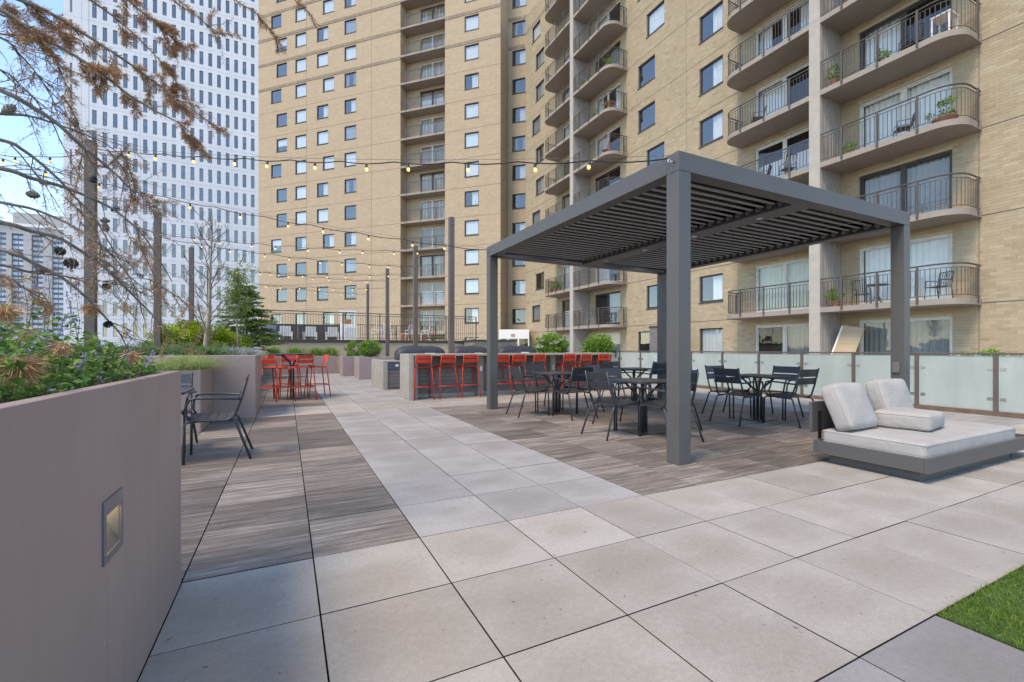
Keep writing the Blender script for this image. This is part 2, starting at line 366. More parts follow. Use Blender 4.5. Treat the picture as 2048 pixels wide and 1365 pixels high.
M['hglass'] = pmat('far_building_glass', (0.45, 0.52, 0.60), 0.25, 0, 0.3, 0.2)
m, t, b = newmat('frosted_glass'); M['frost'] = m
b.inputs['Base Color'].default_value = (0.62, 0.70, 0.66, 1); b.inputs['Roughness'].default_value = 0.13
b.inputs['Transmission Weight'].default_value = 0.25; b.inputs['IOR'].default_value = 1.2
L(t, ramp(t, noise_n(t, vmul(t, pos(t), (1, 1, 0.4)), 2.5, 3), [(0.3, (0.44, 0.51, 0.48)), (0.7, (0.54, 0.60, 0.57))]), b.inputs['Base Color'])
M['channel'] = pmat('rust_channel', (0.15, 0.10, 0.07), 0.7, 0, 0.25, 6)
M['cover'] = pmat('grill_cover', (0.035, 0.036, 0.045), 0.55, 0, 0.2, 6, 0.6, 12)
M['white'] = pmat('white_paint', (0.80, 0.775, 0.73), 0.6, 0, 0.05, 3)
M['ltblue'] = pmat('grey_blue_sling', (0.30, 0.36, 0.46), 0.8)
M['terracotta'] = pmat('terracotta', (0.30, 0.12, 0.07), 0.8)
M['bark'] = pmat('bark_grey', (0.17, 0.145, 0.12), 0.85, 0, 0.3, 30, 0.6, 60)
M['barkd'] = pmat('bark_dry', (0.20, 0.175, 0.155), 0.85, 0, 0.35, 25, 0.5, 60)
M['barkl'] = pmat('bark_pale', (0.30, 0.26, 0.20), 0.8, 0, 0.3, 14, 0.4, 60)
M['needle'] = leaf_mat('dead_needles', [(0.24, 0.115, 0.052), (0.40, 0.215, 0.10), (0.60, 0.38, 0.21)], 0.6, 0.15)
M['cone'] = pmat('pine_cone', (0.035, 0.028, 0.028), 0.8, 0, 0.4, 60)
M['coneb'] = pmat('pine_cone_closed', (0.17, 0.14, 0.115), 0.8, 0, 0.35, 60)
M['mint'] = leaf_mat('catmint_leaf', [(0.035, 0.09, 0.02), (0.12, 0.235, 0.045), (0.30, 0.42, 0.09)])
M['mintf'] = leaf_mat('catmint_flower', [(0.22, 0.20, 0.40), (0.32, 0.29, 0.50), (0.46, 0.44, 0.60)], 0.6, 0.2)
M['stem'] = pmat('green_stem', (0.10, 0.13, 0.06), 0.7)
M['yellowg'] = leaf_mat('lime_leaf', [(0.10, 0.17, 0.01), (0.28, 0.38, 0.02), (0.48, 0.56, 0.04)])
M['spruce'] = leaf_mat('spruce_leaf', [(0.04, 0.08, 0.02), (0.11, 0.18, 0.035), (0.24, 0.33, 0.065)])
M['juniper'] = leaf_mat('juniper_leaf', [(0.05, 0.11, 0.035), (0.12, 0.22, 0.07), (0.24, 0.34, 0.11)])
M['fgrass'] = leaf_mat('feather_grass_blade', [(0.17, 0.26, 0.05), (0.32, 0.40, 0.12), (0.55, 0.56, 0.30)])
M['silver'] = leaf_mat('silver_leaf', [(0.22, 0.25, 0.22), (0.36, 0.39, 0.36), (0.5, 0.52, 0.49)])
M['birch'] = leaf_mat('birch_leaf', [(0.08, 0.15, 0.025), (0.18, 0.28, 0.05), (0.30, 0.40, 0.10)])
M['shrub'] = leaf_mat('shrub_leaf', [(0.06, 0.14, 0.02), (0.17, 0.30, 0.045), (0.33, 0.47, 0.09)])
M['bloom'] = leaf_mat('white_bloom', [(0.55, 0.55, 0.42), (0.7, 0.7, 0.58), (0.78, 0.78, 0.7)], 0.6, 0.2)
M['turf'] = leaf_mat('turf_blade', [(0.04, 0.09, 0.01), (0.105, 0.19, 0.016), (0.22, 0.30, 0.045)], 0.5, 0.15)
M['turfb'] = pmat('turf_base', (0.045, 0.085, 0.015), 0.9, 0, 0.4, 60)
M['street'] = pmat('street_ground', (0.16, 0.155, 0.15), 0.9, 0, 0.2, 0.05)
M['sign_red'] = pmat('sign_red', (0.28, 0.05, 0.035), 0.5)
M['sign_yel'] = pmat('sign_yellow', (0.7, 0.55, 0.05), 0.5)
M['wood'] = pmat('cedar', (0.34, 0.16, 0.07), 0.7, 0, 0.2, 8)
M['roofd'] = pmat('roof_membrane', (0.30, 0.295, 0.285), 0.9, 0, 0.12, 1.0)

# ================================================================== SETTING
T = 0.61
# street level far below, reaching the horizon
g = MB(); g.add([(-2500,-2500,-14),(2500,-2500,-14),(2500,2500,-14),(-2500,2500,-14)], [(0,1,2,3)])
tag(g.build('ground', M['street']), kind='structure')
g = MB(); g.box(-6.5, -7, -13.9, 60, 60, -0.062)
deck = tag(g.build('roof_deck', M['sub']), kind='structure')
g = MB(); g.box(11.12, -7, -0.06, 60, 22.4, -0.004)
g.box(10.2, 22.4, -.06, 60, 60, -.004); tag(g.build('roof_membrane', M['roofd']), kind='structure')

# pavers
def ttype(u, v):
    if v < -3: return 'dark' if u < 4 else None
    if v < 0: return 'beige'
    if v in (10, 11): return 'beige'
    if v < 10:
        if u < 1: return 'plank'
        if u < 4: return 'grey'
        return 'plank' if u < 14 else 'grey'
    if u < 1: return 'plank'
    return 'grey'
tiles = []
for u in range(-4, 18):
    for v in range(-6, 36):
        k = ttype(u, v)
        if k is None: continue
        x, y = (u+0.5)*T, (v+0.5)*T
        if x < -1.3 and (v < 0 or v >= 8): continue
        if x < -0.62 and (v < 0 or 10 <= v < 13): continue
        d = project((x, y, 0))
        vis = d is not None and -250 < d[0] < 2350 and d[1] < 1750
        tiles.append((1e9 if d is None or not vis else d[2], u, v, k, vis))
tiles.sort(key=lambda a: a[0])
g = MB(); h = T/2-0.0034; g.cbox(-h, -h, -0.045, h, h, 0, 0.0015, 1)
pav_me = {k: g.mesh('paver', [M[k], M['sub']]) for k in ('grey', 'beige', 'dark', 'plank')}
rest = MB(); mats = ['grey', 'beige', 'dark', 'plank']
for i, (d, u, v, k, vis) in enumerate(tiles):
    x, y = (u+0.5)*T, (v+0.5)*T
    if i < 300 and vis:
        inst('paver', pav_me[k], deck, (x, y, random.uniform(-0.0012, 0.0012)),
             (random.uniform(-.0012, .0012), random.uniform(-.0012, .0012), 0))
    else:
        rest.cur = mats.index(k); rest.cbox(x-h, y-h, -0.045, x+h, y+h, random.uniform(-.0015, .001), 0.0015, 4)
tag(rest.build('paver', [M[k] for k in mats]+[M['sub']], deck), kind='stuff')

# loose grit and dry needles on the pavers
dv, df = MB(), None
for i in range(150):
    x = random.uniform(-.55, 6.5) if i > 70 else random.uniform(-.6, 2.2); y = random.uniform(-1.8, 5.5) if i > 70 else random.uniform(-1.8, 1.5)
    a = random.uniform(0, 6.28); L_ = random.uniform(.004, .016); w_ = random.uniform(.001, .003)
    c_, s_ = math.cos(a), math.sin(a)
    dv.add([(x-c_*L_, y-s_*L_, .0022), (x-s_*w_, y+c_*w_, .0045), (x+c_*L_, y+s_*L_, .0022), (x+s_*w_, y-c_*w_, .0026)], [(0, 1, 2, 3)])
tag(dv.build('debris', M['coneb']), 'dry needles and grit scattered over the pavers', 'debris', kind='stuff')

# artificial turf corner
tr = thing('turf', 'bright green artificial turf patch beside the dark pavers', 'turf', (0, 0, 0))
del tr['category']; tr['kind'] = 'structure'; del tr['label']
g = MB(); g.box(2.45, -4.2, -0.04, 7.2, -1.845, 0.004); g.build('turf_backing', M['turfb'], tr)
n = 30000
px_ = np.where(RNG.random(n) < 0.85, RNG.uniform(2.44, 4.3, n), RNG.uniform(4.3, 7.2, n)); py_ = -1.842-RNG.random(n)**1.3*1.2+np.abs(RNG.normal(0, .006, n))
A = np.stack([px_, py_, np.full(n, 0.002)], 1)
ang = RNG.uniform(0, 2*np.pi, n); wv = np.stack([np.cos(ang), np.sin(ang), 0*ang], 1)*RNG.uniform(0.0009, 0.0016, n)[:, None]
hh = RNG.uniform(0.010, 0.028, n)*(1+.35*np.sin(px_*9)*np.cos(py_*11)); lean = RNG.normal(0, 0.010, (n, 2))
mid = A+np.stack([lean[:, 0]*.4, lean[:, 1]*.4, hh*.6], 1); tip = A+np.stack([lean[:, 0]*1.6, lean[:, 1]*1.6, hh], 1)
V = np.stack([A-wv, A+wv, mid+wv*.7, mid-wv*.7, tip], 1).reshape(-1, 3)
b0 = np.arange(n)*5
Fq = np.concatenate([np.stack([b0, b0+1, b0+2], 1), np.stack([b0, b0+2, b0+3], 1), np.stack([b0+3, b0+2, b0+4], 1)])
rr = RNG.random(n); o = inst('grass', np_mesh('grass', V, Fq, M['turf'], np.tile(rr, 3)), tr); tag(o, kind='stuff')

# ================================================================== BUILDINGS
FH = 2.7432
def wall_mesh(width, z0, z1, ops, depth):
    xs = sorted({0.0, width, *[o[0] for o in ops], *[o[1] for o in ops]})
    zs = sorted({z0, z1, *[max(z0, o[2]) for o in ops], *[o[3] for o in ops]})
    g = MB()
    for k in range(len(zs)-1):
        zc = (zs[k]+zs[k+1])/2
        row = [o for o in ops if o[2] <= zc <= o[3]]
        i = 0
        while i < len(xs)-1:
            xc = (xs[i]+xs[i+1])/2
            if any(o[0] <= xc <= o[1] for o in row): i += 1; continue
            j = i
            while j < len(xs)-1 and not any(o[0] <= (xs[j]+xs[j+1])/2 <= o[1] for o in row): j += 1
            g.add([(xs[i],0,zs[k]),(xs[j],0,zs[k]),(xs[j],0,zs[k+1]),(xs[i],0,zs[k+1])], [(0,1,2,3)]); i = j
    for a, b, c, d in ops:
        g.add([(a,0,c),(b,0,c),(b,0,d),(a,0,d),(a,depth,c),(b,depth,c),(b,depth,d),(a,depth,d)],
              [(0,4,5,1),(3,2,6,7),(0,3,7,4),(1,5,6,2)])
    return g
def wavy(g, x0, x1, y, z0, z1, amp=0.03, per=0.13):
    n = max(4, int((x1-x0)/0.035)); vs = []; fs = []
    for i in range(n+1):
        x = x0+(x1-x0)*i/n; yy = y+amp*math.sin(2*math.pi*x/per+math.sin(x*5))+0.3*amp*math.sin(x*17)
        vs += [(x, yy, z0), (x, yy+amp*.3*math.sin(x*9), z1)]
    for i in range(n): fs.append((2*i, 2*i+2, 2*i+3, 2*i+1))
    g.add(vs, fs)
# window meshes (local: x along the wall, +y into the wall, z up, origin at lower left of opening)
WW, WH = 1.45, 1.40
g = MB(); e = 0.075
g.box(0.001, 0.07, 0.001, e, 0.15, WH-.001); g.box(WW-e, 0.07, 0.001, WW-.001, 0.15, WH-.001)
g.box(e, 0.07, 0.001, WW-e, 0.15, e+.02); g.box(e, 0.07, WH-e, WW-e, 0.15, WH-.001)
g.box(-0.02, -0.035, -0.055, WW+.02, 0.07, -0.0)
ME_wframe = g.mesh('window', M['frame'])
g = MB(); g.add([(e,.12,e),(WW-e,.12,e),(WW-e,.12,WH-e),(e,.12,WH-e)], [(0,1,2,3)]); ME_wpane = g.mesh('pane', M['glass'])
def room(g, w, h, y0=.155, y1=.9):
    g.add([(-.05,y0,-.05),(w+.05,y0,-.05),(w+.05,y0,h+.05),(-.05,y0,h+.05),(-.05,y1,-.05),(w+.05,y1,-.05),(w+.05,y1,h+.05),(-.05,y1,h+.05)],
          [(4,5,6,7),(0,1,5,4),(3,7,6,2),(0,4,7,3),(1,2,6,5)])
ME_cur = []
def curt(kind, mt):
    g = MB(); g.cur = 0; room(g, WW, WH); g.cur = 1
    if kind == 'full': wavy(g, 0.03, WW-.03, .172, 0, WH, .012, .2)
    elif kind == 'blind': g.add([(0.05,.16,0.02),(WW-.05,.16,0.02),(WW-.05,.16,WH),(0.05,.16,WH)], [(0,1,2,3)])
    elif kind == 'half': wavy(g, WW*.48, WW-.02, .19, 0, WH)
    elif kind == 'sides': wavy(g, .02, WW*.3, .19, 0, WH); wavy(g, WW*.7, WW-.02, .19, 0, WH)
    elif kind == 'low': g.add([(0.05,.16,WH*.45),(WW-.05,.16,WH*.45),(WW-.05,.16,WH),(0.05,.16,WH)], [(0,1,2,3)])
    return g.mesh('curtain', [M['room'], mt])
ME_cur = {'full': curt('full', M['curtain']), 'blind': curt('blind', M['curtain']), 'half': curt('half', M['curtain']),
          'sides': curt('sides', M['curtain2']), 'low': curt('low', M['curtain']), 'none': curt('none', M['curtain']), 'grey': curt('full', M['curtain2'])}
def add_window(parent, x, z, kind):
    f = inst('window', ME_wframe, parent, (x, 0, z))
    inst('pane', ME_wpane, f); inst('curtain', ME_cur[kind], f)
# sliding doors
DW, DH = 2.70, 2.20
def door_mesh(mt):
    g = MB(); e = .06
    g.box(.001,.06,.001,e,.16,DH-.001); g.box(DW-e,.06,.001,DW-.001,.16,DH-.001); g.box(e,.06,DH-e,DW-e,.16,DH-.001); g.box(e,.06,.001,DW-e,.16,e)
    c = DW/2
    g.box(c-.05,.085,e,c+.05,.15,DH-e)
    for a, b in ((e, c-.05), (c+.05, DW-e)):
        g.box(a,.1,e,a+.045,.14,DH-e); g.box(b-.045,.1,e,b,.14,DH-e); g.box(a+.045,.1,e,b-.045,.14,e+.07); g.box(a+.045,.1,DH-e-.05,b-.045,.14,DH-e)
    return g.mesh('sliding_door', mt)
ME_door = {'w': door_mesh(M['framew']), 'b': door_mesh(M['frame'])}
g = MB(); g.add([(.1,.12,.1),(DW-.1,.12,.1),(DW-.1,.12,DH-.1),(.1,.12,DH-.1)], [(0,1,2,3)]); ME_dpane = g.mesh('pane', M['glass_d'])
def dcurt(kind, mt):
    g = MB(); room(g, DW, DH, .165, 1.3); g.cur = 1
    if kind == 'full': wavy(g, .05, DW-.05, .26, 0, DH, .03, .16)
    elif kind == 'left': wavy(g, .05, DW*.5, .26, 0, DH, .03, .16)
    elif kind == 'right': wavy(g, DW*.5, DW-.05, .26, 0, DH, .03, .16)
    elif kind == 'sides': wavy(g, .05, DW*.25, .26, 0, DH, .03, .16); wavy(g, DW*.72, DW-.05, .26, 0, DH, .03, .16)
    elif kind == 'drop': g.add([(.05,.24,0),(DW-.05,.24,0),(DW-.05,.24,DH*.62),(.05,.24,DH*.62)], [(0,1,2,3)])
    return g.mesh('curtain', [M['room'], mt])
ME_dcur = [dcurt('full', M['curtain']), dcurt('full', M['curtain3']), dcurt('left', M['curtain']), dcurt('right', M['curtain2']),
           dcurt('sides', M['curtain']), dcurt('drop', M['curtain']), dcurt('full', M['curtain2'])]
def add_door(parent, x, z, fr, cu):
    f = inst('sliding_door', ME_door[fr], parent, (x, 0, z)); inst('pane', ME_dpane, f); inst('curtain', ME_dcur[cu], f)
# cantilevered balconies with one rounded end; local x from the fin outwards (sign sx), y = -depth at the front
BD, BL = 1.47, 4.0
def bal_path(sx, off=0.0, n=9):
    r = 0.72-off; L_ = BL-off; D = BD-off
    p = [(0.0, -D), (L_-r, -D)]
    for i in range(1, n): a = math.pi/2*i/n; p.append((L_-r+r*math.sin(a), -D+r-r*math.cos(a)))
    p += [(L_, -D+r), (L_, 0.0)]
    return [(sx*x, y) for x, y in p]
def sample(path, step):
    out = []; acc = 0
    for (x0, y0), (x1, y1) in zip(path, path[1:]):
        d = math.hypot(x1-x0, y1-y0); s = (step-acc) if acc else 0
        while s < d: out.append((x0+(x1-x0)*s/d, y0+(y1-y0)*s/d)); s += step
        acc = (acc+d) % step
    return out
POSTM = (lambda g: g.box(-.028, -.018, -.14, .028, .03, 1.06).mesh('railing_post', M['rail']))(MB())
def bal_meshes(sx):
    p = bal_path(sx); g = MB(); o = p+[(0, -0.002)]
    o[-2] = (o[-2][0], -0.002)
    g.prism(o if sx > 0 else o[::-1], -0.19, 0.0); slab = g.mesh('balcony', M['slabc'])
    q = bal_path(sx, 0.05); g = MB()
    g.tube([(x, y, 1.07) for x, y in q], .026, 6); g.tube([(x, y, .95) for x, y in q], .012, 5); g.tube([(x, y, .10) for x, y in q], .012, 5)
    rail = g.mesh('railing', M['rail'])
    g = MB()
    for x, y in sample(q, .125): g.box(x-.008, y-.008, .10, x+.008, y+.008, .95)
    bal = g.mesh('baluster', M['rail'])
    posts = POSTM
    return slab, rail, bal, posts
BALM = {1: bal_meshes(1), -1: bal_meshes(-1)}
def add_balcony(parent, x, z, sx):
    s = inst('balcony', BALM[sx][0], parent, (x, 0, z))
    inst('railing', BALM[sx][1], s); tag(inst('baluster', BALM[sx][2], s), kind='stuff'); 
    for x_, y_ in ((sx*.75, -BD-.022), (sx*1.85, -BD-.022), (sx*2.95, -BD-.022), (sx*BL, -.32)): inst('railing_post', BALM[sx][3], s, (x_, y_, 0))
    return s

# ---- right-hand wing: plane x = 19.41, local x = 33.6 - y
WX, WY1 = 19.41, 33.6
wing = thing('apartment_wing', 'buff brick apartment wing with stacked curved concrete balconies behind the glass railing', 'building', (WX, WY1, 0), -math.pi/2)
def lx(y): return WY1-y
WTOP, WIDTH = 31.5, 36.0
ops = []; wins = []; doors = []
FIN = (7.49, 23.97)
kinds_w = ['full', 'half', 'none', 'sides', 'full', 'half', 'none', 'low', 'half', 'blind', 'none']
for k in range(0, 11):
    zs = 0.85+FH*k; sh = (k % 3 == 1)
    for ci, (ya, cond) in enumerate(((12.70, True), (16.62 if sh else 17.36, True), (30.9 if sh else 30.25, True))):
        if k == 0 and ci == 2: continue
        wins.append((lx(ya+WW), zs, ['half', 'none', 'grey'][ci] if (k+ci) % 4 else kinds_w[(k*2+ci) % 11]))
    for fi, fy in enumerate(FIN):
        for sd_ in (1, -1):
            yl = fy-0.79-DW if sd_ == 1 else fy+0.79
            zz = 0.06+FH*k
            doors.append((lx(yl+DW), zz, sd_, fi, k))
ops = [(x, x+WW, z, z+WH) for x, z, _ in wins]+[(x, x+DW, max(0.0, z), z+DH) for x, z, *_ in doors]
wall_mesh(WIDTH, -0.3, WTOP, ops, 0.1).build('wall', M['mortar'], wing)
for x, z, kd in wins: add_window(wing, x, z, kd)
dk = {(0, 1): [6, 0, 6, 0, 2, 3], (0, -1): [3, 1, 6, 5, 2, 4], (1, 1): [3, 3, 2, 0, 5, 2, 4, 3, 2, 0, 4], (1, -1): [4, 5, 2, 0, 6, 3, 4, 2, 0, 3, 4]}
for x, z, sd_, fi, k in doors:
    lst = dk[(fi, sd_)]
    fr = 'b' if (fi == 0 and (k, sd_) in ((2, 1), (2, -1), (4, 1))) or (fi == 1 and k % 3 == 1) else 'w'
    add_door(wing, x, z, fr, lst[k % len(lst)])
wbal = {}
for k in range(1, 11):
    for fi, fy in enumerate(FIN):
        for sd_ in (1, -1):
            if fi == 0 and k > 8: continue
            wbal[(fi, k, sd_)] = add_balcony(wing, lx(fy-.2*sd_), 0.0+FH*k, sd_)
for fy in FIN:
    g = MB()
    for k in range(0, 11):
        z0, z1 = FH*k-(0.3 if k == 0 else 0), FH*(k+1)-0.19
        g.cur = 0; g.box(lx(fy)-.199, -BD-.004, z0, lx(fy)+.199, -BD+.14, z1)
        g.cur = 1; g.box(lx(fy)-.17, -BD+.14, z0, lx(fy)+.17, -.001, z1)
        for s in (-1, 1):
            for q in range(8):
                yy = -BD+.2+q*.165
                g.box(lx(fy)+s*.17-(.02 if s < 0 else 0), yy, z0, lx(fy)+s*.17+(.02 if s > 0 else 0), yy+.035, z1)
        g.cur = 0; g.box(lx(fy)-.2, -BD, z1, lx(fy)+.2, -.001, z1+.19)
    g.build('partition_fin', [M['finc'], M['finrib']], wing)
# bricks (real pieces, laid course by course, cut at the openings)
BW, BH, JT = 0.3048, 0.1016, 0.010
courses = []; jz = [2.62+FH*k for k in range(0, 11)]
seal_x = [lx(3.36), lx(11.83), lx(19.95), lx(27.95), lx(15.0)]
near = []; V_, F_, R_ = [], [], []
def brickquads(x0, x1, z0, z1, r):
    c = .004; y = -.0045+random.uniform(-.0008, .0008)
    b = len(V_)
    V_.extend([(x0,0,z0),(x1,0,z0),(x1,0,z1),(x0,0,z1),(x0+.001,y,z0+.001),(x1-.001,y,z0+.001),(x1-.001,y,z1-.001),(x0+.001,y,z1-.001)])
    F_.extend([(b+4,b+5,b+6,b+7),(b,b+1,b+5,b+4),(b+1,b+2,b+6,b+5),(b+2,b+3,b+7,b+6),(b+3,b,b+4,b+7)]); R_.extend([r]*5)
allb = []
nc = int(WTOP/BH)
for ci in range(nc):
    z0 = ci*BH+JT/2; z1 = (ci+1)*BH-JT/2
    if any(abs((z0+z1)/2-j) < .05 for j in jz): pass
    row = sorted([(o[0]-.0, o[1]+.0) for o in ops if o[2] < z1-.01 and o[3] > z0+.01]+[(s-.006, s+.006) for s in seal_x])
    free = []; x = 0.0
    for a, b in row:
        if a > x: free.append((x, a))
        x = max(x, b)
    free.append((x, WIDTH))
    off = (ci % 2)*BW/2
    for a, b in free:
        i = math.floor((a-off)/BW)
        while True:
            s = off+i*BW+JT/2; e2 = off+(i+1)*BW-JT/2; i += 1
            if s >= b: break
            s = max(s, a+JT/2 if s < a else s); e2 = min(e2, b-.002)
            if e2-s < .012: continue
            y = WY1-(s+e2)/2
            Z = (WX-CAM.x)*SS+(y-CAM.y)*CC
            if z0 > 1.18+0.80*Z+2.0: continue
            allb.append((Z+abs(z0-2)*.15, s, e2, z0, z1))
vis_b = []
for q in allb:
    p = project((WX, WY1-(q[1]+q[2])/2, q[3]))
    if p and 1965 < p[0] < 2048 and 0 < p[1] < 700 and abs(q[2]-q[1]-BW+JT) < .002: vis_b.append(q)
vis_b.sort(key=lambda q: q[0]); nearset = set(vis_b[:300])
bm = []
for i in range(24):
    g = MB(); g.rv = min(1, max(0, random.gauss(.5, .21))); l2 = (BW-JT)/2
    y = -.0045; g.add([(-l2,0,0),(l2,0,0),(l2,0,BH-JT),(-l2,0,BH-JT),(-l2+.001,y,.001),(l2-.001,y,.001),(l2-.001,y,BH-JT-.001),(-l2+.001,y,BH-JT-.001)],
          [(4,5,6,7),(0,1,5,4),(1,2,6,5),(2,3,7,6),(3,0,4,7)])
    bm.append(g.mesh('brick', M['brick'], rnd=True))
for q in allb:
    if q in nearset: inst('brick', random.choice(bm), wing, ((q[1]+q[2])/2, random.uniform(-.0008, .0008), q[3]))
    else: brickquads(q[1], q[2], q[3], q[4], min(1, max(0, random.gauss(.5, .21))))
me = np_mesh('brick', V_, F_, M['brick'], R_); tag(inst('brick', me, wing), kind='stuff')
# floor-line sealant joints
g = MB()
for j in jz: g.box(0.0, -.0075, j-.012, WIDTH, -.0065, j+.012)
for s in seal_x: g.box(s-.006, -.0045, 0, s+.006, -.003, WTOP)
g.build('expansion_joint', M['frame'], wing)
# dark band courses high up
g = MB()
for zb in (29.95,): g.box(0, -.02, zb-.13, WIDTH, -.014, zb+.13)
g.build('band_course', M['band'], wing)

# ---- diagonal wing: plane through (17.371, 34.629), facing (-1,-1)
R2 = math.sqrt(2); SL = 28.77; CN = (17.3713, 34.6287)
diag = thing('apartment_tower', 'tall buff brick apartment block set diagonally with a recessed balcony column', 'building',
             (CN[0]-SL/R2, CN[1]+SL/R2, 0), -math.pi/4)
def ls(s): return SL-s
DTOP = 42.0
ops = []; wins = []
RC = (ls(10.53), ls(5.64))
for k in range(0, 15):
    zs = .85+FH*k; sh = (k % 3 == 1)
    cols = [(26.97 if sh else 26.2), 23.6, (19.95 if sh else 20.72), 17.2, 3.6]
    for ci, s0 in enumerate(cols):
        if ci == 0: kd = 'none' if k % 4 else 'low'
        elif ci == 1: kd = 'blind' if k > 5 else ['none', 'grey', 'none', 'none', 'half', 'blind'][k]
        elif ci == 2: kd = ['grey', 'half', 'none', 'sides', 'half', 'full'][k % 6] if k < 6 else ['half', 'full', 'blind'][k % 3]
        elif ci == 3: kd = (['none', 'sides', 'none', 'grey', 'half'][k % 5] if k < 6 else ['grey', 'half', 'sides', 'full'][k % 4])
        else: kd = ['full', 'half', 'full', 'blind'][k % 4]
        wins.append((ls(s0), zs, kd))
ops = [(x, x+WW, z, z+WH) for x, z, _ in wins]+[(RC[0], RC[1], 0.0, DTOP-1)]
wall_mesh(SL, -0.3, DTOP, ops, 0.12).build('wall', M['kbrick'], diag)
for x, z, kd in wins: add_window(diag, x, z, kd)
RD = 1.15; rw = RC[1]-RC[0]
dops = [(rw/2-.62-.3, rw/2-.62-.3+DW, FH*k+.06, FH*k+.06+DH) for k in range(0, 15)]
back = wall_mesh(rw, -0.3, DTOP-1, dops, .1).build('recess_wall', M['kbrick'], diag, loc=(RC[0], RD, 0))
g = MB(); g.add([(RC[0],.12,0),(RC[0],RD,0),(RC[0],RD,DTOP-1),(RC[0],.12,DTOP-1)], [(0,1,2,3)]); g.add([(RC[1],.12,0),(RC[1],RD,0),(RC[1],RD,DTOP-1),(RC[1],.12,DTOP-1)], [(0,1,2,3)])
g.build('recess_side', M['kbrick'], diag)
g = MB(); g.box(.003, -.04, -.19, rw-.003, RD-.003, 0); ME_rs = g.mesh('balcony', M['slabc'])
g = MB(); g.tube([(.05,-.0,1.07),(rw-.05,-.0,1.07)], .028, 6); g.tube([(.05,0,.95),(rw-.05,0,.95)], .013, 5); g.tube([(.05,0,.1),(rw-.05,0,.1)], .013, 5)
for x in (.65, 2.3, 3.95): g.box(x-.035, -.06, -.12, x+.035, .0, 1.06)
ME_rr = g.mesh('railing', M['rail'])
g = MB()
for i in range(int(rw/.125)-1): x = .1+i*.125; g.box(x-.007, -.007, .1, x+.007, .007, .95)
ME_rb = g.mesh('baluster', M['rail'])
for k in range(0, 15):
    if k >= 1:
        s = inst('balcony', ME_rs, diag, (RC[0], 0, FH*k)); inst('railing', ME_rr, s); tag(inst('baluster', ME_rb, s), kind='stuff')
    f = inst('sliding_door', ME_door['b' if k % 3 == 0 else 'w'], back, (dops[0][0], 0, FH*k+.06))
    inst('pane', ME_dpane, f); inst('curtain', ME_dcur[[3, 2, 5, 0, 6, 4, 1][k % 7]], f)
g = MB()
for zb in (29.95, 29.95+FH, 29.95+2*FH, 29.95+3*FH):
    for a, b in ((0, RC[0]), (RC[1], SL)): g.box(a, -.03, zb-.15, b, -.002, zb+.15)
g.build('band_course', M['band'], diag)
g = MB()
for k in range(0, 11):
    z = 2.62+FH*k
    for a, b in ((0, RC[0]), (RC[1], SL)): g.box(a, -.004, z-.012, b, -.002, z+.012)
for s in (13.9, 22.1): g.box(ls(s)-.012, -.005, 0, ls(s)+.012, -.003, DTOP)
g.build('expansion_joint', M['frame'], diag)
# return wall and narrow recessed bay (own frames, parented to the block)
def sub_wall(name, p, rot, width, ops_):
    o = wall_mesh(width, -0.3, DTOP, ops_, .12).build(name, M['kbrick'], diag)
    Mw = Matrix.Translation((p[0], p[1], 0)) @ Matrix.Rotation(rot, 4, 'Z')
    base = Matrix.Translation(diag.location) @ Matrix.Rotation(-math.pi/4, 4, 'Z')
    o.matrix_local = base.inverted() @ Mw; return o
rl = 2.13
sub_wall('return_wall', CN, math.pi/4, rl, [])
C2 = (CN[0]+rl/R2, CN[1]+rl/R2)
bops = [(.42, .42+WW, .85+FH*k, .85+FH*k+WH) for k in range(0, 14)]
bay = sub_wall('bay_wall', C2, -math.pi/4, 4.0, bops)
for k in range(1, 14):
    f = inst('window', ME_wframe, bay, (.42, 0, .85+FH*k)); inst('pane', ME_wpane, f); inst('curtain', ME_cur[['half', 'none', 'half', 'sides'][k % 4]], f)
g = MB()
for zb in (29.95, 29.95+FH, 29.95+2*FH): g.box(0, -.03, zb-.15, 4.0, -.002, zb+.15)
o = g.build('band_course', M['band'], bay)
# side and roof closing the block
g = MB(); g.box(.01, 1.4, -.3, SL-.01, 16, DTOP-.01); g.build('core', M['kbrick'], diag)
g = MB(); g.box(.01, 1.4, -.3, WIDTH-.01, 14, WTOP-.01); g.build('core', M['kbrick'], wing)

# ---- white office tower: plane y = 99.7
TY = 99.7; tx0, tx1 = -34.06, 4.0
tower = thing('office_tower', 'white panelled office tower with rows of narrow dark windows', 'building', (tx0, TY, 0), 0)
cs = 1.405; fh = 3.69; ww, wh = .62, 2.46
cols = [3.70+cs*i for i in range(19)]; rows = [5.75-wh-.0+fh*i for i in range(20)]
ops = [(x, x+ww, z, z+wh) for x in cols for z in rows]+[(.80, 1.12, z, z+wh) for z in rows]
wall_mesh(tx1-tx0, -14, 84, ops, .22).build('wall', M['tower'], tower)
g = MB(); g.add([(0,0,0),(ww,0,0),(ww,0,wh),(0,0,wh)], [(0,1,2,3)]); ME_tp = g.mesh('pane', M['glass_t'])
M['blindt'] = pmat('tower_blind', (0.42, 0.39, 0.34), 0.9, 0, 0.15, 0.3)
def tblind(fr):
    g = MB(); g.cur = 0
    g.add([(-.1,.5,-.1),(ww+.1,.5,-.1),(ww+.1,.5,wh+.1),(-.1,.5,wh+.1)], [(0,1,2,3)])
    if fr > 0:
        g.cur = 1; g.add([(0,.08,wh*(1-fr)),(ww,.08,wh*(1-fr)),(ww,.08,wh),(0,.08,wh)], [(0,1,2,3)])
    return g.mesh('blind', [M['room'], M['blindt']])
ME_tb = [tblind(0), tblind(.12), tblind(.45), tblind(1.0), tblind(.25)]
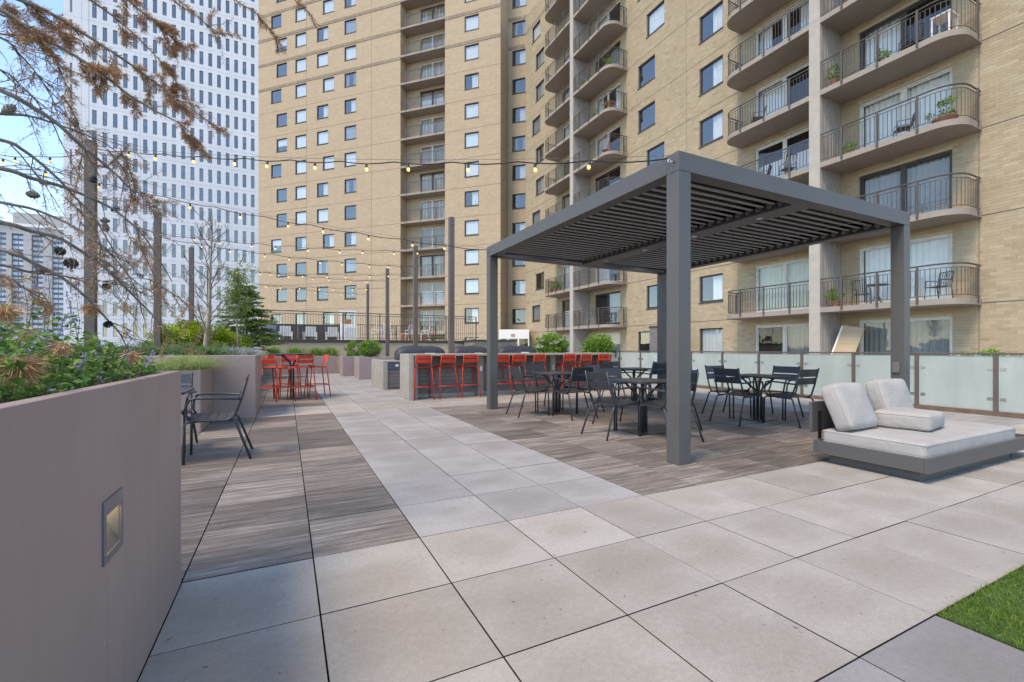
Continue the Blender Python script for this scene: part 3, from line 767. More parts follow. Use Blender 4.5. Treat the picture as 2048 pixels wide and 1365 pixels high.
for i, (a, b, z, d) in enumerate(ops):
    p = project((tx0+a, TY, z))
    if p is None or p[0] > 545 or p[1] > 760 or p[1] < -60: continue
    f = inst('window', ME_tp, tower, (a, .2, z), (0, 0, random.uniform(-.006, .006)), ((b-a)/ww, 1, 1))
    inst('blind', random.choice(ME_tb+[ME_tb[3]]*3+[ME_tb[2]] if z < 33 else ME_tb[:3]), f)
g = MB()
for i in range(22): z = 5.75-wh-.62+fh*i; g.box(0, -.006, z-.02, tx1-tx0, -.004, z+.02)
for x in (2.3, 3.25)+tuple(3.70+cs*i-.39 for i in range(0, 20, 5)): g.box(x-.02, -.006, -14, x+.02, -.004, 84)
for i in range(19): g.box(cols[i]+ww/2-.008, -.005, -14, cols[i]+ww/2+.008, -.003, 84)
g.build('panel_seam', M['seam'], tower)
g = MB(); g.box(.01, .8, -14, tx1-tx0-.01, 26, 83.9); g.build('core', M['tower'], tower)

# ---- distant beige block at far left
hy = 250.0
def hx(px): d = ray(px, 600); return CAM.x+(hy-CAM.y)/d.y*d.x
def hzv(px, py): d = ray(px, py); return CAM.z+(hy-CAM.y)/d.y*d.z
xa, xb = hx(-60), hx(175)
hot = thing('distant_block', 'distant beige block with dark window bays behind bare branches', 'building', (xa, hy, 0), 0)
zt = hzv(60, 455); wd = xb-xa
bays = [hx(p)-xa for p in (-50, -12, 23, 63, 104, 145)]; bwid = hx(86)-hx(63)
hops = [(x, x+bwid, -10, zt-3.0) for x in bays]
wall_mesh(wd, -14, zt, hops, .8).build('wall', M['hotel'], hot)
g = MB(); g.box(hx(18)-xa, 3, zt+.01, wd-4, 20, hzv(60, 424)); g.build('penthouse', M['hotel'], hot)
g = MB(); g.box(0, -.5, zt+.01, wd, .2, zt+1.2); g.build('parapet', M['white'], hot)
fz = (hzv(40, 590)-hzv(40, 600))*1.05
nf = int((zt-3)/fz)
g = MB(); g.box(0, 0, 0, bwid*.42, .1, fz*.55); ME_hw = g.mesh('window', M['hglass'])
for x in bays:
    g = MB(); g.add([(x,.8,-10),(x+bwid,.8,-10),(x+bwid,.8,zt-3),(x,.8,zt-3)], [(0,1,2,3)]); g.build('window_bay', M['hotelw'], hot)
    for i in range(nf):
        for q in (.05, .54): inst('window', ME_hw, hot, (x+bwid*q, .65, 1.2+i*fz))
g = MB(); g.box(.02, 1.0, -14, wd-.02, 20, zt-.02); g.build('core', M['hotelw'], hot)

# ================================================================== DECK THINGS
def planter(name, label, x0, y0, x1, y1, h, group=None, soil=0.06, t=0.045, hole=None):
    p = thing(name, label, 'planter', (x0, y0, 0.0015), 0, group)
    w_, d_ = x1-x0, y1-y0; g = MB()
    vs = [(0,0,0),(w_,0,0),(w_,d_,0),(0,d_,0),(0,0,h),(w_,0,h),(w_,d_,h),(0,d_,h),(t,t,h),(w_-t,t,h),(w_-t,d_-t,h),(t,d_-t,h),(t,t,h-.25),(w_-t,t,h-.25),(w_-t,d_-t,h-.25),(t,d_-t,h-.25)]
    fs = [(0,1,5,4),(1,2,6,5),(2,3,7,6),(3,0,4,7),(4,5,9,8),(5,6,10,9),(6,7,11,10),(7,4,8,11),(8,9,13,12),(9,10,14,13),(10,11,15,14),(11,8,12,15)]
    if hole:                                   # opening for the recessed light in the +x face
        ya, yb, za, zb = hole; fs.remove((1,2,6,5))
        vs += [(w_,ya,za),(w_,yb,za),(w_,yb,zb),(w_,ya,zb)]
        fs += [(1,2,17,16),(2,6,18,17),(6,5,19,18),(5,1,16,19)]
    g.add(vs, fs); g.build('shell', M['planter'], p, bevel=.012)
    g = MB(); n, m_ = max(2, int(w_/.25)), max(2, int(d_/.25))
    for j in range(m_+1):
        for i in range(n+1):
            x = t+.001+(w_-2*t-.002)*i/n; y = t+.001+(d_-2*t-.002)*j/m_
            g.v.append((x, y, h-soil-.03+.03*noise.noise(Vector((x*2+x0, y*2+y0, 0)))))
    for j in range(m_):
        for i in range(n): a = j*(n+1)+i; g.f.append((a, a+1, a+n+2, a+n+1)); g.m.append(0); g.r.append(0)
    g.build('soil', M['soil'], p, smooth=True); return p
P1 = planter('planter', 'brown metal planter wall with a lit recessed step light, full of catmint', -2.9, -4.6, -.61, 0.0, 1.07, hole=(3.53, 3.65, .58, .685))
P2 = planter('planter', 'lower brown planter at the back of the seating bay, topped by drooping feather grass', -4.4, 4.88, -1.22, 6.085, .877)
P3 = planter('planter', 'tall brown planter block holding silver foliage and juniper beside the red bar stools', -4.4, 6.1, -.61, 7.80, 1.07)
P4 = planter('planter', 'long brown planter bed of shrubs and trees behind the red stool table', -4.4, 7.83, -1.25, 20.3, 1.06)
P5 = planter('planter', 'brown planter with grassy tufts against the terrace wall', -1.1, 20.35, 2.0, 21.3, .84)
P6 = planter('planter', 'brown planter box with a rounded green shrub, nearest the outdoor kitchen', 2.33, 15.2, 5.3, 16.6, .86)
P7 = planter('planter', 'brown planter box with a rounded shrub, nearest the terrace wall', 2.0, 17.7, 4.0, 19.0, .86)
P8 = planter('planter', 'low brown planter behind the bar holding a white flowering shrub', 7.7, 10.9, 9.6, 12.0, .82)
P9 = planter('planter', 'low brown planter behind the bar holding a loose pale green shrub', 9.85, 10.4, 10.85, 11.7, .82)
P10 = planter('planter', 'low brown planter behind the bar holding a small round shrub', 5.3, 11.9, 6.5, 12.7, .84)
# step light in the near planter: plate with a tapered opening
def sl_build():
    g = MB(); x = .003; lo = (P1.location.x, P1.location.y)
    X = -.61-lo[0]; ya, yb = -1.095-lo[1], -.925-lo[1]; za, zb = .55, .735
    g.box(X-.002, ya, za, X+.006, yb, za+.025); g.box(X-.002, ya, zb-.045, X+.006, yb, zb)
    g.box(X-.002, ya, za+.025, X+.006, ya+.02, zb-.045); g.box(X-.002, yb-.02, za+.025, X+.006, yb, zb-.045)
    o = g.build('step_light', M['lampmetal'], P1, bevel=.0015)
    g = MB(); a, b, c, d = ya+.02, yb-.02, za+.025, zb-.045
    g.add([(X+.002,a,c),(X+.002,b,c),(X+.002,b,d),(X+.002,a,d),(X-.045,a+.02,d-.006),(X-.045,b-.02,d-.006)], [(0,1,5,4),(1,2,5),(0,4,3)])
    g.build('reflector', M['lampmetal'], o)
    g = MB(); g.add([(X+.001,a+.004,d),(X+.001,b-.004,d),(X-.045,b-.02,d-.006),(X-.045,a+.02,d-.006)], [(0,1,2,3)]); g.build('lamp', M['lamp'], o)
sl_build()

# ---- glass railing along x = 11.0
rail_t = thing('glass_railing', 'frosted glass railing with bronze posts and top rail along the deck edge', 'railing', (11.03, 0, 0))
ys = [.51+1.113*k for k in range(-5, 11)]
g = MB(); g.box(-.03, ys[0]-.03, 1.075, .03, ys[-1]+.5, 1.11); g.build('top_rail', M['post'], rail_t, bevel=.004)
g = MB(); g.box(-.05, ys[0]-.03, .002, .045, ys[-1]+.5, .075); g.build('bottom_channel', M['channel'], rail_t)
gp = MB(); gp.box(-.025, -.03, .0755, .025, .03, 1.0745); me_p = gp.mesh('post', M['post'])
gg = MB(); gg.box(-.005, -.025, 0, .005, 1.113-.095, .955); me_g = gg.mesh('panel', M['frost'])
gc = MB()
for yy in (-.0, 1.113-.12-.05):
    for z in (.17, .70): gc.box(-.012, yy-.02, z, .012, yy+.05, z+.05)
me_c = gc.mesh('clamp', M['steel'])
for i, y in enumerate(ys):
    inst('post', me_p, rail_t, (0, y, 0))
    if i < len(ys)-1:
        p = inst('panel', me_g, rail_t, (0, y+.06, .1)); inst('clamp', me_c, p)

# ---- pergola
PX0, PX1, PY0, PY1, PT, PBH, PP = 3.40, 8.06, .53, 5.42, 3.18, .195, .17
perg = thing('pergola', 'charcoal aluminium louvered pergola standing over the dining tables', 'pergola', (PX0, PY0, 0.0015))
pw, pd = PX1-PX0, PY1-PY0
for x, y in ((0, 0), (pw-PP, 0), (0, pd-PP), (pw-PP, pd-PP)):
    g = MB(); g.box(x+.001, y+.001, 0, x+PP-.001, y+PP-.001, PT-PBH-.001); g.build('post', M['pergola'], perg, bevel=.004)
zb0 = PT-PBH
for a in ((0, 0, pw, PP), (0, pd-PP, pw, pd), (0, PP+.001, PP, pd-PP-.001), (pw-PP, PP+.001, pw, pd-PP-.001)):
    g = MB(); g.box(a[0], a[1], zb0, a[2], a[3], PT); g.build('beam', M['pergola'], perg, bevel=.004)
cxm = pw/2
g = MB(); g.box(cxm-.17, PP+.001, zb0+.004, cxm+.17, pd-PP-.001, PT-.01); cb_ = g.build('centre_beam', M['pergola'], perg, bevel=.003)
for i in range(4):
    y = .75+i*1.12
    g = MB(); g.lathe([(.03, -.004), (.045, -.004), (.047, 0), (.0, .0)], 16, (cxm, y, zb0+.003)); g.build('downlight', M['steel'], cb_, smooth=True)
ns = 29; y0s, y1s = PP+.06, pd-PP-.06; pit = (y1s-y0s)/ns
R_ = Matrix.Rotation(math.radians(24), 3, 'X')
for bay_x0, bay_x1 in ((PP+.03, cxm-.22), (cxm+.20, pw-PP-.05)):
    for i in range(ns):
        yc = y0s+(i+.5)*pit
        g = MB(); cxx = (bay_x0+bay_x1)/2
        g.obox((cxx, yc, PT-.095), ((bay_x1-bay_x0)/2, pit*.53, .012), R_)
        s = g.build('slat', M['slat'], perg)
        g = MB(); g.tube([(bay_x1-.005, yc, PT-.13), (bay_x1+.012, yc, PT-.13)], .042, 12); g.build('end_cap', M['steel'], s, smooth=False)
    g = MB(); g.box(bay_x1+.013, PP+.05, zb0+.01, bay_x1+.028, pd-PP-.05, PT-.02); g.build('gutter', M['frame'], perg)
    g = MB(); g.tube([(bay_x0, pd-PP-.07, zb0+.05), (bay_x1, pd-PP-.07, zb0+.05)], .058, 14); g.build('roller_screen', M['lampmetal'], perg, smooth=True)
g = MB(); g.box(PP+.01, PP+.01, PT-.004, pw-PP-.01, pd-PP-.01, PT+.012); g.build('roof_sheet', M['slat'], perg)
for p in ((-.05, .06), (-.05, pd-.08)):
    g = MB(); g.tube([(-.001, p[1], PT-.10), (p[0], p[1], PT-.10)], .008, 6)
    g.tube([(p[0]-.02*math.cos(a)-.02, p[1], PT-.10+.02*math.sin(a)) for a in np.linspace(0, 2*math.pi, 9)], .006, 6)
    g.build('eye_bolt', M['steel'], perg, smooth=True)
g = MB(); g.box(pw-PP-.028, .05, .83, pw-PP-.001, .14, .98); g.build('outlet', M['board'], perg, bevel=.004)

# ---- armchair (faces +y)
def make_chair():
    t_ = thing('armchair', 'x', 'chair', (0, 0, .0015), 0, 'charcoal armchairs round the dining tables'); m_ = M['chair']
    for s in (-1, 1):
        g = MB(); g.tube([(s*.21, -.12, .425), (s*.225, -.21, .42), (s*.235, -.235, .39), (s*.265, -.37, 0)], .013, 8); g.build('leg', m_, t_, smooth=True)
        g = MB(); g.tube([(s*.255, .22, 0), (s*.255, .215, .40), (s*.25, .19, .425), (s*.2, .05, .43)], .013, 8); g.build('leg', m_, t_, smooth=True)
        g = MB(); g.tube([(s*.235, .20, .455), (s*.24, 0, .425), (s*.235, -.16, .425), (s*.232, -.215, .46), (s*.225, -.27, .62), (s*.22, -.335, .88)], .013, 8); g.build('back_post', m_, t_, smooth=True)
        g = MB(); g.tube([(s*.235, -.27, .645), (s*.275, -.24, .65), (s*.285, -.05, .665), (s*.285, .12, .67), (s*.282, .17, .655), (s*.275, .195, .60), (s*.26, .20, .50), (s*.24, .17, .455)], .0125, 8); g.build('armrest', m_, t_, smooth=True)
    prof = [(-.20, .425), (-.13, .418), (-.05, .42), (.04, .428), (.12, .44), (.20, .448)]
    for (ya, za), (yb, zb) in zip(prof, prof[1:]):
        g = MB(); c = ((0, (ya+yb)/2, (za+zb)/2+.012)); L_ = math.hypot(yb-ya, zb-za); a = math.atan2(zb-za, yb-ya)
        g.obox(c, (.225, L_/2-.004, .004), Matrix.Rotation(a, 3, 'X')); g.build('seat_slat', m_, t_)
    for zc, hh in ((.685, .050), (.81, .058)):
        yc = -.215-(zc-.46)*(.12/.42)
        g = MB(); vs = []; fs = []; n = 8; tl = -.30
        for i in range(n+1):
            x = -.225+.45*i/n; bow = -.022*(1-(2*i/n-1)**2)
            for sz, sy in ((-1, 0), (1, 0), (1, -.008), (-1, -.008)):
                vs.append((x, yc+bow+sy+.012+sz*hh*tl*1.0, zc+sz*hh))
        for i in range(n):
            for q in range(4): fs.append((i*4+q, (i+1)*4+q, (i+1)*4+(q+1) % 4, i*4+(q+1) % 4))
        fs += [(0, 1, 2, 3), (n*4+3, n*4+2, n*4+1, n*4)]
        g.add(vs, fs); g.build('back_slat', m_, t_)
    return t_
def make_table():
    t_ = thing('dining_table', 'x', 'table', (0, 0, .0015), 0, 'square charcoal dining tables under the pergola'); m_ = M['chair']
    g = MB(); h_ = .36; r = .09; o = []
    for cx_, cy_, a0 in ((h_-r, h_-r, 0), (-h_+r, h_-r, 90), (-h_+r, -h_+r, 180), (h_-r, -h_+r, 270)):
        for q in range(6): a = math.radians(a0+q*18); o.append((cx_+r*math.cos(a), cy_+r*math.sin(a)))
    g.prism(o, .715, .74); g.build('table_top', m_, t_, bevel=.004)
    g = MB(); g.box(-.21, -.21, 0, .21, .21, .012); g.build('base_plate', m_, t_, bevel=.004)
    for sx in (-1, 1):
        for sy in (-1, 1):
            g = MB(); g.tube([(sx*.035, sy*.035, .012), (sx*.035, sy*.035, .46), (sx*.05, sy*.05, .52), (sx*.16, sy*.16, .68), (sx*.2, sy*.2, .715)], .017, 8); g.build('leg', m_, t_, smooth=True)
    return t_
ch0 = make_chair(); tb0 = make_table(); first = {'c': True, 't': True}
def chair(x, y, rz, label):
    o = ch0 if first['c'] else copy_tree(ch0); first['c'] = False
    o.location = (x, y, .0015); o.rotation_euler = (0, 0, rz); o['label'] = label; return o
def table(x, y, label, group='square charcoal dining tables'):
    o = tb0 if first['t'] else copy_tree(tb0); first['t'] = False
    o.location = (x, y, .0015); o['label'] = label; o['group'] = group; return o
TBL = [('beside the front pergola post', 4.37, 2.10), ('inside the pergola nearest the bar stools', 4.30, 4.27),
       ('behind the daybed near the frosted glass', 6.90, 2.12), ('between the bar and the glass railing', 6.93, 5.15)]
jit = [(.02, .03, .04), (-.03, .02, -.05), (.0, -.02, .03), (.03, .0, -.04)]
for i, (ds, x, y) in enumerate(TBL):
    table(x, y, 'square charcoal metal table '+ds)
    rd = .49
    for q, (dx, dy, rz, sd_) in enumerate(((-rd, 0, -math.pi/2, 'planter'), (0, -rd, 0, 'open-paver'),
                                           (rd, 0, math.pi/2, 'brick-wing'), (0, rd, math.pi, 'terrace'))):
        j = jit[(i+q) % 4]
        chair(x+dx+j[0], y+dy+j[1], rz+j[2], 'charcoal armchair, %s side, at the table %s' % (sd_, ds))
table(-1.42, 3.08, 'square charcoal table tucked in the bay between the planters')
chair(-.86, 3.06, math.pi/2+.03, 'charcoal armchair in the planter bay with its back to the walkway')
chair(-1.42, 3.68, math.pi-.04, 'charcoal armchair in the planter bay backed against the grass planter')
chair(-1.98, 3.05, -math.pi/2, 'charcoal armchair in the planter bay on the inner side of the table')

# ---- red bar stools (face +y)
def make_stool():
    t_ = thing('bar_stool', 'x', 'bar stool', (0, 0, .0015), 0, 'red bar stools along the bar'); m_ = M['red']
    for s in (-1, 1):
        g = MB(); g.tube([(s*.17, -.10, .735), (s*.19, -.165, .73), (s*.2, -.185, .70), (s*.235, -.265, 0)], .0125, 8); g.build('leg', m_, t_, smooth=True)
        g = MB(); g.tube([(s*.235, .235, 0), (s*.205, .17, .70), (s*.19, .14, .73), (s*.17, .08, .735)], .0125, 8); g.build('leg', m_, t_, smooth=True)
        g = MB(); g.tube([(s*.185, .16, .765), (s*.19, 0, .735), (s*.185, -.14, .735), (s*.182, -.18, .77), (s*.18, -.235, 1.03)], .012, 8); g.build('back_post', m_, t_, smooth=True)
    g = MB(); zf = .30
    g.tube([(-.222, -.23, zf), (-.217, .20, zf), (-.19, .225, zf), (.19, .225, zf), (.217, .20, zf), (.222, -.23, zf)], .010, 8)
    g.tube([(-.2205, -.232, zf+.005), (.2205, -.232, zf+.005)], .010, 8); g.build('footrest', m_, t_, smooth=True)
    prof = [(-.165, .742), (-.10, .735), (-.02, .737), (.06, .746), (.15, .762)]
    for (ya, za), (yb, zb) in zip(prof, prof[1:]):
        g = MB(); L_ = math.hypot(yb-ya, zb-za)
        g.obox((0, (ya+yb)/2, (za+zb)/2+.012), (.18, L_/2-.004, .004), Matrix.Rotation(math.atan2(zb-za, yb-ya), 3, 'X')); g.build('seat_slat', m_, t_)
    for zc, hh in ((.892, .043), (.992, .038)):
        g = MB(); yc = -.18-(zc-.77)*(.055/.26); vs = []; fs = []; n = 8
        for i in range(n+1):
            x = -.185+.37*i/n; bw_ = -.018*(1-(2*i/n-1)**2)
            for sz, sy in ((-1, 0), (1, 0), (1, -.008), (-1, -.008)): vs.append((x, yc+bw_+sy+.012-sz*hh*.2, zc+sz*hh))
        for i in range(n):
            for q in range(4): fs.append((i*4+q, (i+1)*4+q, (i+1)*4+(q+1) % 4, i*4+(q+1) % 4))
        fs += [(0, 1, 2, 3), (n*4+3, n*4+2, n*4+1, n*4)]
        g.add(vs, fs); g.build('back_slat', m_, t_)
    return t_
st0 = make_stool(); fs_ = [True]
def stool(x, y, rz, label, group):
    o = st0 if fs_[0] else copy_tree(st0); fs_[0] = False
    o.location = (x, y, .0015); o.rotation_euler = (0, 0, rz); o['label'] = label; o['group'] = group
ordn = ['nearest the concrete end panel', 'second from the concrete end panel', 'third from the concrete end panel',
        'fourth from the concrete end panel', 'fifth from the concrete end panel', 'just before the outlet pillar',
        'just past the outlet pillar', 'second from the glass railing', 'nearest the glass railing']
for x, d in zip((2.70, 3.27, 3.85, 4.70, 5.20, 5.76, 6.72, 7.24, 7.90), ordn):
    stool(x, 7.64+random.uniform(-.04, .03), random.uniform(-.11, .11), 'red metal bar stool tucked under the bar, '+d, 'red bar stools along the bar')
HT = (-.02, 9.25)
hl = ['with its back to the walkway pavers', 'with its back to the tall planter block', 'on the side of the grassy planter',
      'between the planter bed and the table', 'at its walkway corner']
for a, d in zip((-70, -128, 95, 190, 12), hl):
    r = .56; aa = math.radians(a)
    stool(HT[0]+r*math.cos(aa), HT[1]+r*math.sin(aa), aa+math.pi/2, 'red bar stool at the round high table, '+d, 'red bar stools round the high table')
ht = thing('high_table', 'round dark high table ringed by red bar stools', 'table', (*HT, .0015))
g = MB(); g.lathe([(.0, 1.035), (.50, 1.035), (.52, 1.045), (.52, 1.06), (.50, 1.065), (.0, 1.065)], 40); g.build('table_top', M['chair'], ht)
g = MB(); g.lathe([(.30, 0), (.30, .012), (.28, .016), (.0, .016)], 32); g.build('base_plate', M['chair'], ht)
for k in range(4):
    a = math.pi/4+k*math.pi/2; c_, s_ = math.cos(a), math.sin(a)
    g = MB(); g.tube([(c_*.04, s_*.04, .016), (c_*.04, s_*.04, .78), (c_*.07, s_*.07, .86), (c_*.26, s_*.26, 1.0), (c_*.32, s_*.32, 1.034)], .022, 8); g.build('leg', M['chair'], ht, smooth=True)

# ---- bar
bar = thing('bar_counter', 'long outdoor bar with speckled concrete top and grey board front', 'bar', (2.36, 7.48, .0015))
bl = 5.93; bd = .92
g = MB(); g.box(0, 0, 0, .11, bd, 1.06); g.build('end_panel', M['concrete'], bar, bevel=.006)
g = MB(); g.box(.112, -.01, 1.01, bl, bd, 1.06); g.build('counter_top', M['concrete'], bar, bevel=.006)
g = MB(); g.box(bl-.11, 0, 0, bl-.001, bd, 1.008); g.build('end_panel', M['concrete'], bar, bevel=.006)
fy_ = .36
for i in range(9):
    g = MB(); g.box(.112, fy_, .10+i*.101, bl-.112, fy_+.025, .10+i*.101+.096); g.build('board', M['board'], bar, bevel=.003)
g = MB(); g.box(.112, fy_+.03, 0, bl-.112, bd-.02, 1.0); g.build('core', M['bpillar'], bar)
g = MB(); g.box(.113, fy_+.012, .004, bl-.113, fy_+.028, .095); g.build('kick_board', M['concrete'], bar)
for x0, x1, yy in ((.115, .22, .05), (1.78, 1.93, .20), (3.90, 4.06, .20)):
    g = MB(); g.box(x0, yy, 0, x1, fy_-.001, 1.006); p = g.build('pillar', M['bpillar'], bar, bevel=.004)
    if x0 > 1:
        g = MB(); g.box(x0+.04, yy-.02, .62, x0+.115, yy-.001, .75); g.build('outlet', M['steel'], p, bevel=.003)
# outdoor kitchen counter behind
kit = thing('kitchen_counter', 'concrete outdoor kitchen counter with a metal door behind the bar', 'counter', (2.34, 10.45, .0015))
g = MB(); g.box(0, 0, 0, .13, 2.0, .84); g.build('end_panel', M['concrete'], kit, bevel=.006)
g = MB(); g.box(.132, -.01, .79, 3.6, .85, .84); g.build('counter_top', M['concrete'], kit, bevel=.006)
g = MB(); g.box(.135, .05, 0, 3.58, .8, .785); g.build('core', M['board'], kit)
for i in range(5):
    g = MB(); g.box(.134, .028, .06+i*.101, 3.58, .048, .06+i*.101+.096); g.build('board', M['board'], kit, bevel=.003)
g = MB(); g.box(.16, .022, .58, .86, .047, .77); dd = g.build('door', M['lampmetal'], kit, bevel=.003)
g = MB(); g.box(.36, .012, .66, .44, .021, .73); g.build('paper_notice', M['white'], dd)
def grill(x, y, z, wdt, label, stands=True):
    t_ = thing('grill_cover', label, 'grill cover', (x, y, z), 0, 'covered grills')
    g = MB(); nx, nz = 22, 9; vs = []; fs = []
    hgt = .43; dpt = .6
    for i in range(nx+1):
        u = i/nx; X = (u-.5)*wdt; e_ = (1-abs(2*u-1)**6)
        for j in range(nz+1):
            a = math.pi*j/nz
            yy = -math.cos(a)*dpt/2; zz = abs(math.sin(a))**.55*hgt*(.72+.28*e_)
            k = .02*noise.noise(Vector((X*6+x, yy*6, zz*6)))
            vs.append((X+(k if 0 < i < nx else 0), yy*(.9+.1*e_)+k, max(0.0, zz+k*1.2)))
    for i in range(nx):
        for j in range(nz): a = i*(nz+1)+j; fs.append((a, a+nz+1, a+nz+2, a+1))
    fs += [tuple(range(nz+1)), tuple(range(nx*(nz+1)+nz, nx*(nz+1)-1, -1))]
    g.add(vs, fs); c = g.build('cover', M['cover'], t_, smooth=True)
    g = MB(); g.box(wdt*.05, -dpt*.47-.012, .16, wdt*.27, -dpt*.47-.004, .21); g.build('white_patch', M['white'], t_)
grill(3.52, 10.85, .843, 1.45, 'black fabric covered grill with a white patch on the kitchen counter')
grill(5.15, 10.85, .843, 1.2, 'black fabric covered grill at the far end of the kitchen counter')
grill(6.75, 10.75, .862, 1.35, 'black wrinkled grill cover beside the white flowering shrub')
kb = thing('grill_cart', 'dark grill cart under a wrinkled black cover behind the bar', 'cart', (6.75, 10.75, .0015))
g = MB(); g.box(-.6, -.28, .1, .6, .28, .86); g.build('cabinet', M['board'], kb, bevel=.01)
for sx in (-.52, .52):
    for sy in (-.22, .22):
        g = MB(); g.tube([(sx, sy, 0), (sx, sy, .1)], .03, 10); g.build('caster', M['black'], kb)

# ---- daybed
db = thing('daybed', 'low charcoal platform daybed with an oatmeal mattress', 'daybed', (4.81, -.91, .0015))
g = MB(); g.box(.09, .09, 0, 2.06, .84, .095); g.build('plinth', M['pergola'], db, bevel=.003)
fw, fd = 2.42, .95
g = MB(); g.box(0, 0, .096, fw, .03, .225); g.build('frame_board', M['pergola'], db, bevel=.002)
g = MB(); g.box(0, fd-.03, .096, fw, fd, .225); g.build('frame_board', M['pergola'], db, bevel=.002)
g = MB(); g.box(0, .031, .096, .03, fd-.031, .225); g.build('frame_board', M['pergola'], db, bevel=.002)
g = MB(); g.box(fw-.03, .031, .096, fw, fd-.031, .225); g.build('frame_board', M['pergola'], db, bevel=.002)
g = MB(); g.box(.031, .031, .17, fw-.031, fd-.031, .2); g.build('platform', M['pergola'], db)
def cushion(name, sx, sy, sz, r, label=None, n=14, puff=.03):
    g = MB(); vs = {}; V2 = []; F2 = []
    def pt(x, y, z):
        k = (round(x, 5), round(y, 5), round(z, 5))
        if k not in vs:
            p = Vector((x*sx/2, y*sy/2, z*sz/2)); hx_, hy_, hz_ = sx/2-r, sy/2-r, sz/2-r
            q = Vector((max(-hx_, min(hx_, p.x)), max(-hy_, min(hy_, p.y)), max(-hz_, min(hz_, p.z))))
            d = p-q; d = d.normalized()*r if d.length > 1e-6 else Vector((0, 0, 0))
            o = q+d
            o.z += puff*(1-x*x)*(1-y*y)*z + .006*noise.noise(Vector((o.x*6+sx, o.y*6, o.z*6+sz*9)))
            o.y += puff*.6*(1-x*x)*(1-z*z)*y; o.x += puff*.4*(1-y*y)*(1-z*z)*x
            vs[k] = len(V2); V2.append(o)
        return vs[k]
    for ax in range(3):
        for sg in (-1, 1):
            for i in range(n):
                for j in range(n):
                    c = []
                    for di, dj in ((0, 0), (1, 0), (1, 1), (0, 1)):
                        a, b = -1+2*(i+di)/n, -1+2*(j+dj)/n
                        a = math.copysign(abs(a)**.8, a); b = math.copysign(abs(b)**.8, b)
                        q = [0, 0, 0]; q[ax] = sg; q[(ax+1) % 3] = a; q[(ax+2) % 3] = b; c.append(pt(*q))
                    F2.append(tuple(c) if sg > 0 else tuple(c[::-1]))
    g.add(V2, F2)
    # welt seam round the top and bottom edges
    for sg in (-1, 1):
        zz = sg*(sz/2-r*.55); q = []
        for (cx_, cy_, a0) in ((1, 1, 0), (-1, 1, 90), (-1, -1, 180), (1, -1, 270)):
            for k in range(5):
                a = math.radians(a0+k*22.5); q.append((cx_*(sx/2-r)+math.cos(a)*r*.98, cy_*(sy/2-r)+math.sin(a)*r*.98, zz))
        q.append(q[0])
        q2 = [(x+puff*.25*(1-min(1, abs(2*y/sy))**2)*math.copysign(1, x) if abs(x) > sx/2-r else x, y, z) for x, y, z in q]
        g.tube(q2, .003, 5, False)
    return g.mesh(name, M['fabric'], smooth=True)
mt = inst('mattress', cushion('mattress', 2.02, .86, .145, .035, n=20, puff=.006), db, (.05+1.01, .035+.43, .2025+.0725))
g = MB(); g.tube([(-1.0, -.43, .05), (1.0, -.43, .05)], .004, 5); g.tube([(-1.01, -.42, .05), (-1.01, .42, .05)], .004, 5); g.build('piping', M['fabric'], mt)
g = MB(); g.box(.0, fd+.012, .30, .98, fd+.042, .62); g.build('backrest_panel', M['pergola'], db, bevel=.003)
for x in (.10, .60):
    g = MB(); g.box(x, fd+.001, .18, x+.05, fd+.011, .52); g.build('bracket', M['black'], db)
cu = cushion('cushion', .53, .47, .17, .045, puff=.022)
for (lx_, ly_, lz_, rot, lab) in ((4.81+.30, -.91+.76, .347+.235, (math.radians(68), 0, math.radians(0)), 'oatmeal cushion leaning upright on the daybed corner by the bracket'),
                                 (4.81+1.22, -.91+.80, .347+.245, (math.radians(74), 0, math.radians(-3)), 'oatmeal cushion leaning upright at the middle of the daybed backrest'),
                                 (4.81+.93, -.91+.52, .347+.095, (0, 0, math.radians(8)), 'oatmeal cushion lying flat on the daybed mattress')):
    tag(inst('cushion', cu, None, (lx_, ly_, lz_), rot), lab, 'cushion', 'loose daybed cushions')

# ---- light poles
def pole(x, y, label, h_=4.62, base=.0015, w_=.068):
    t_ = thing('light_pole', label, 'pole', (x, y, base), 0, 'bronze poles carrying the string lights')
    g = MB(); g.box(-w_, -w_, 0.0, w_, w_, h_-base); g.build('shaft', M['post'], t_, bevel=.004)
    g = MB(); g.box(-w_-.002, -w_-.002, h_-base, w_+.002, w_+.002, h_-base+.012); g.build('cap', M['post'], t_)
    g = MB(); g.tube([(0, -w_-.001, h_-base-.17), (0, -w_-.05, h_-base-.17)], .008, 6); g.build('hook', M['steel'], t_)
LP = [(-3.05, 7.05), (-3.05, 11.4), (-3.05, 15.9), (-3.05, 19.75)]
RP = [(3.74, 8.55), (3.74, 12.25), (3.74, 17.0), (3.74, 22.25)]
ldesc = ['bronze square light pole in the planter behind the dead conifer branches', 'bronze square light pole beside the lime green shrub',
         'bronze square light pole behind the lime green shrub', 'bronze square light pole beside the bare young tree']
rdesc = ['bronze square light pole behind the bar near the pergola', 'bronze square light pole behind the covered grill',
         'bronze square light pole beyond the planter boxes', 'bronze square light pole against the terrace wall']
for (x, y), d in zip(LP, ldesc): pole(x, y, d, base=1.0)
for (x, y), d in zip(RP, rdesc): pole(x, y, d)
XL = (-5.15, 8.1)
pole(XL[0], XL[1], 'bronze square light pole beyond the planter bed edge', base=-.06)

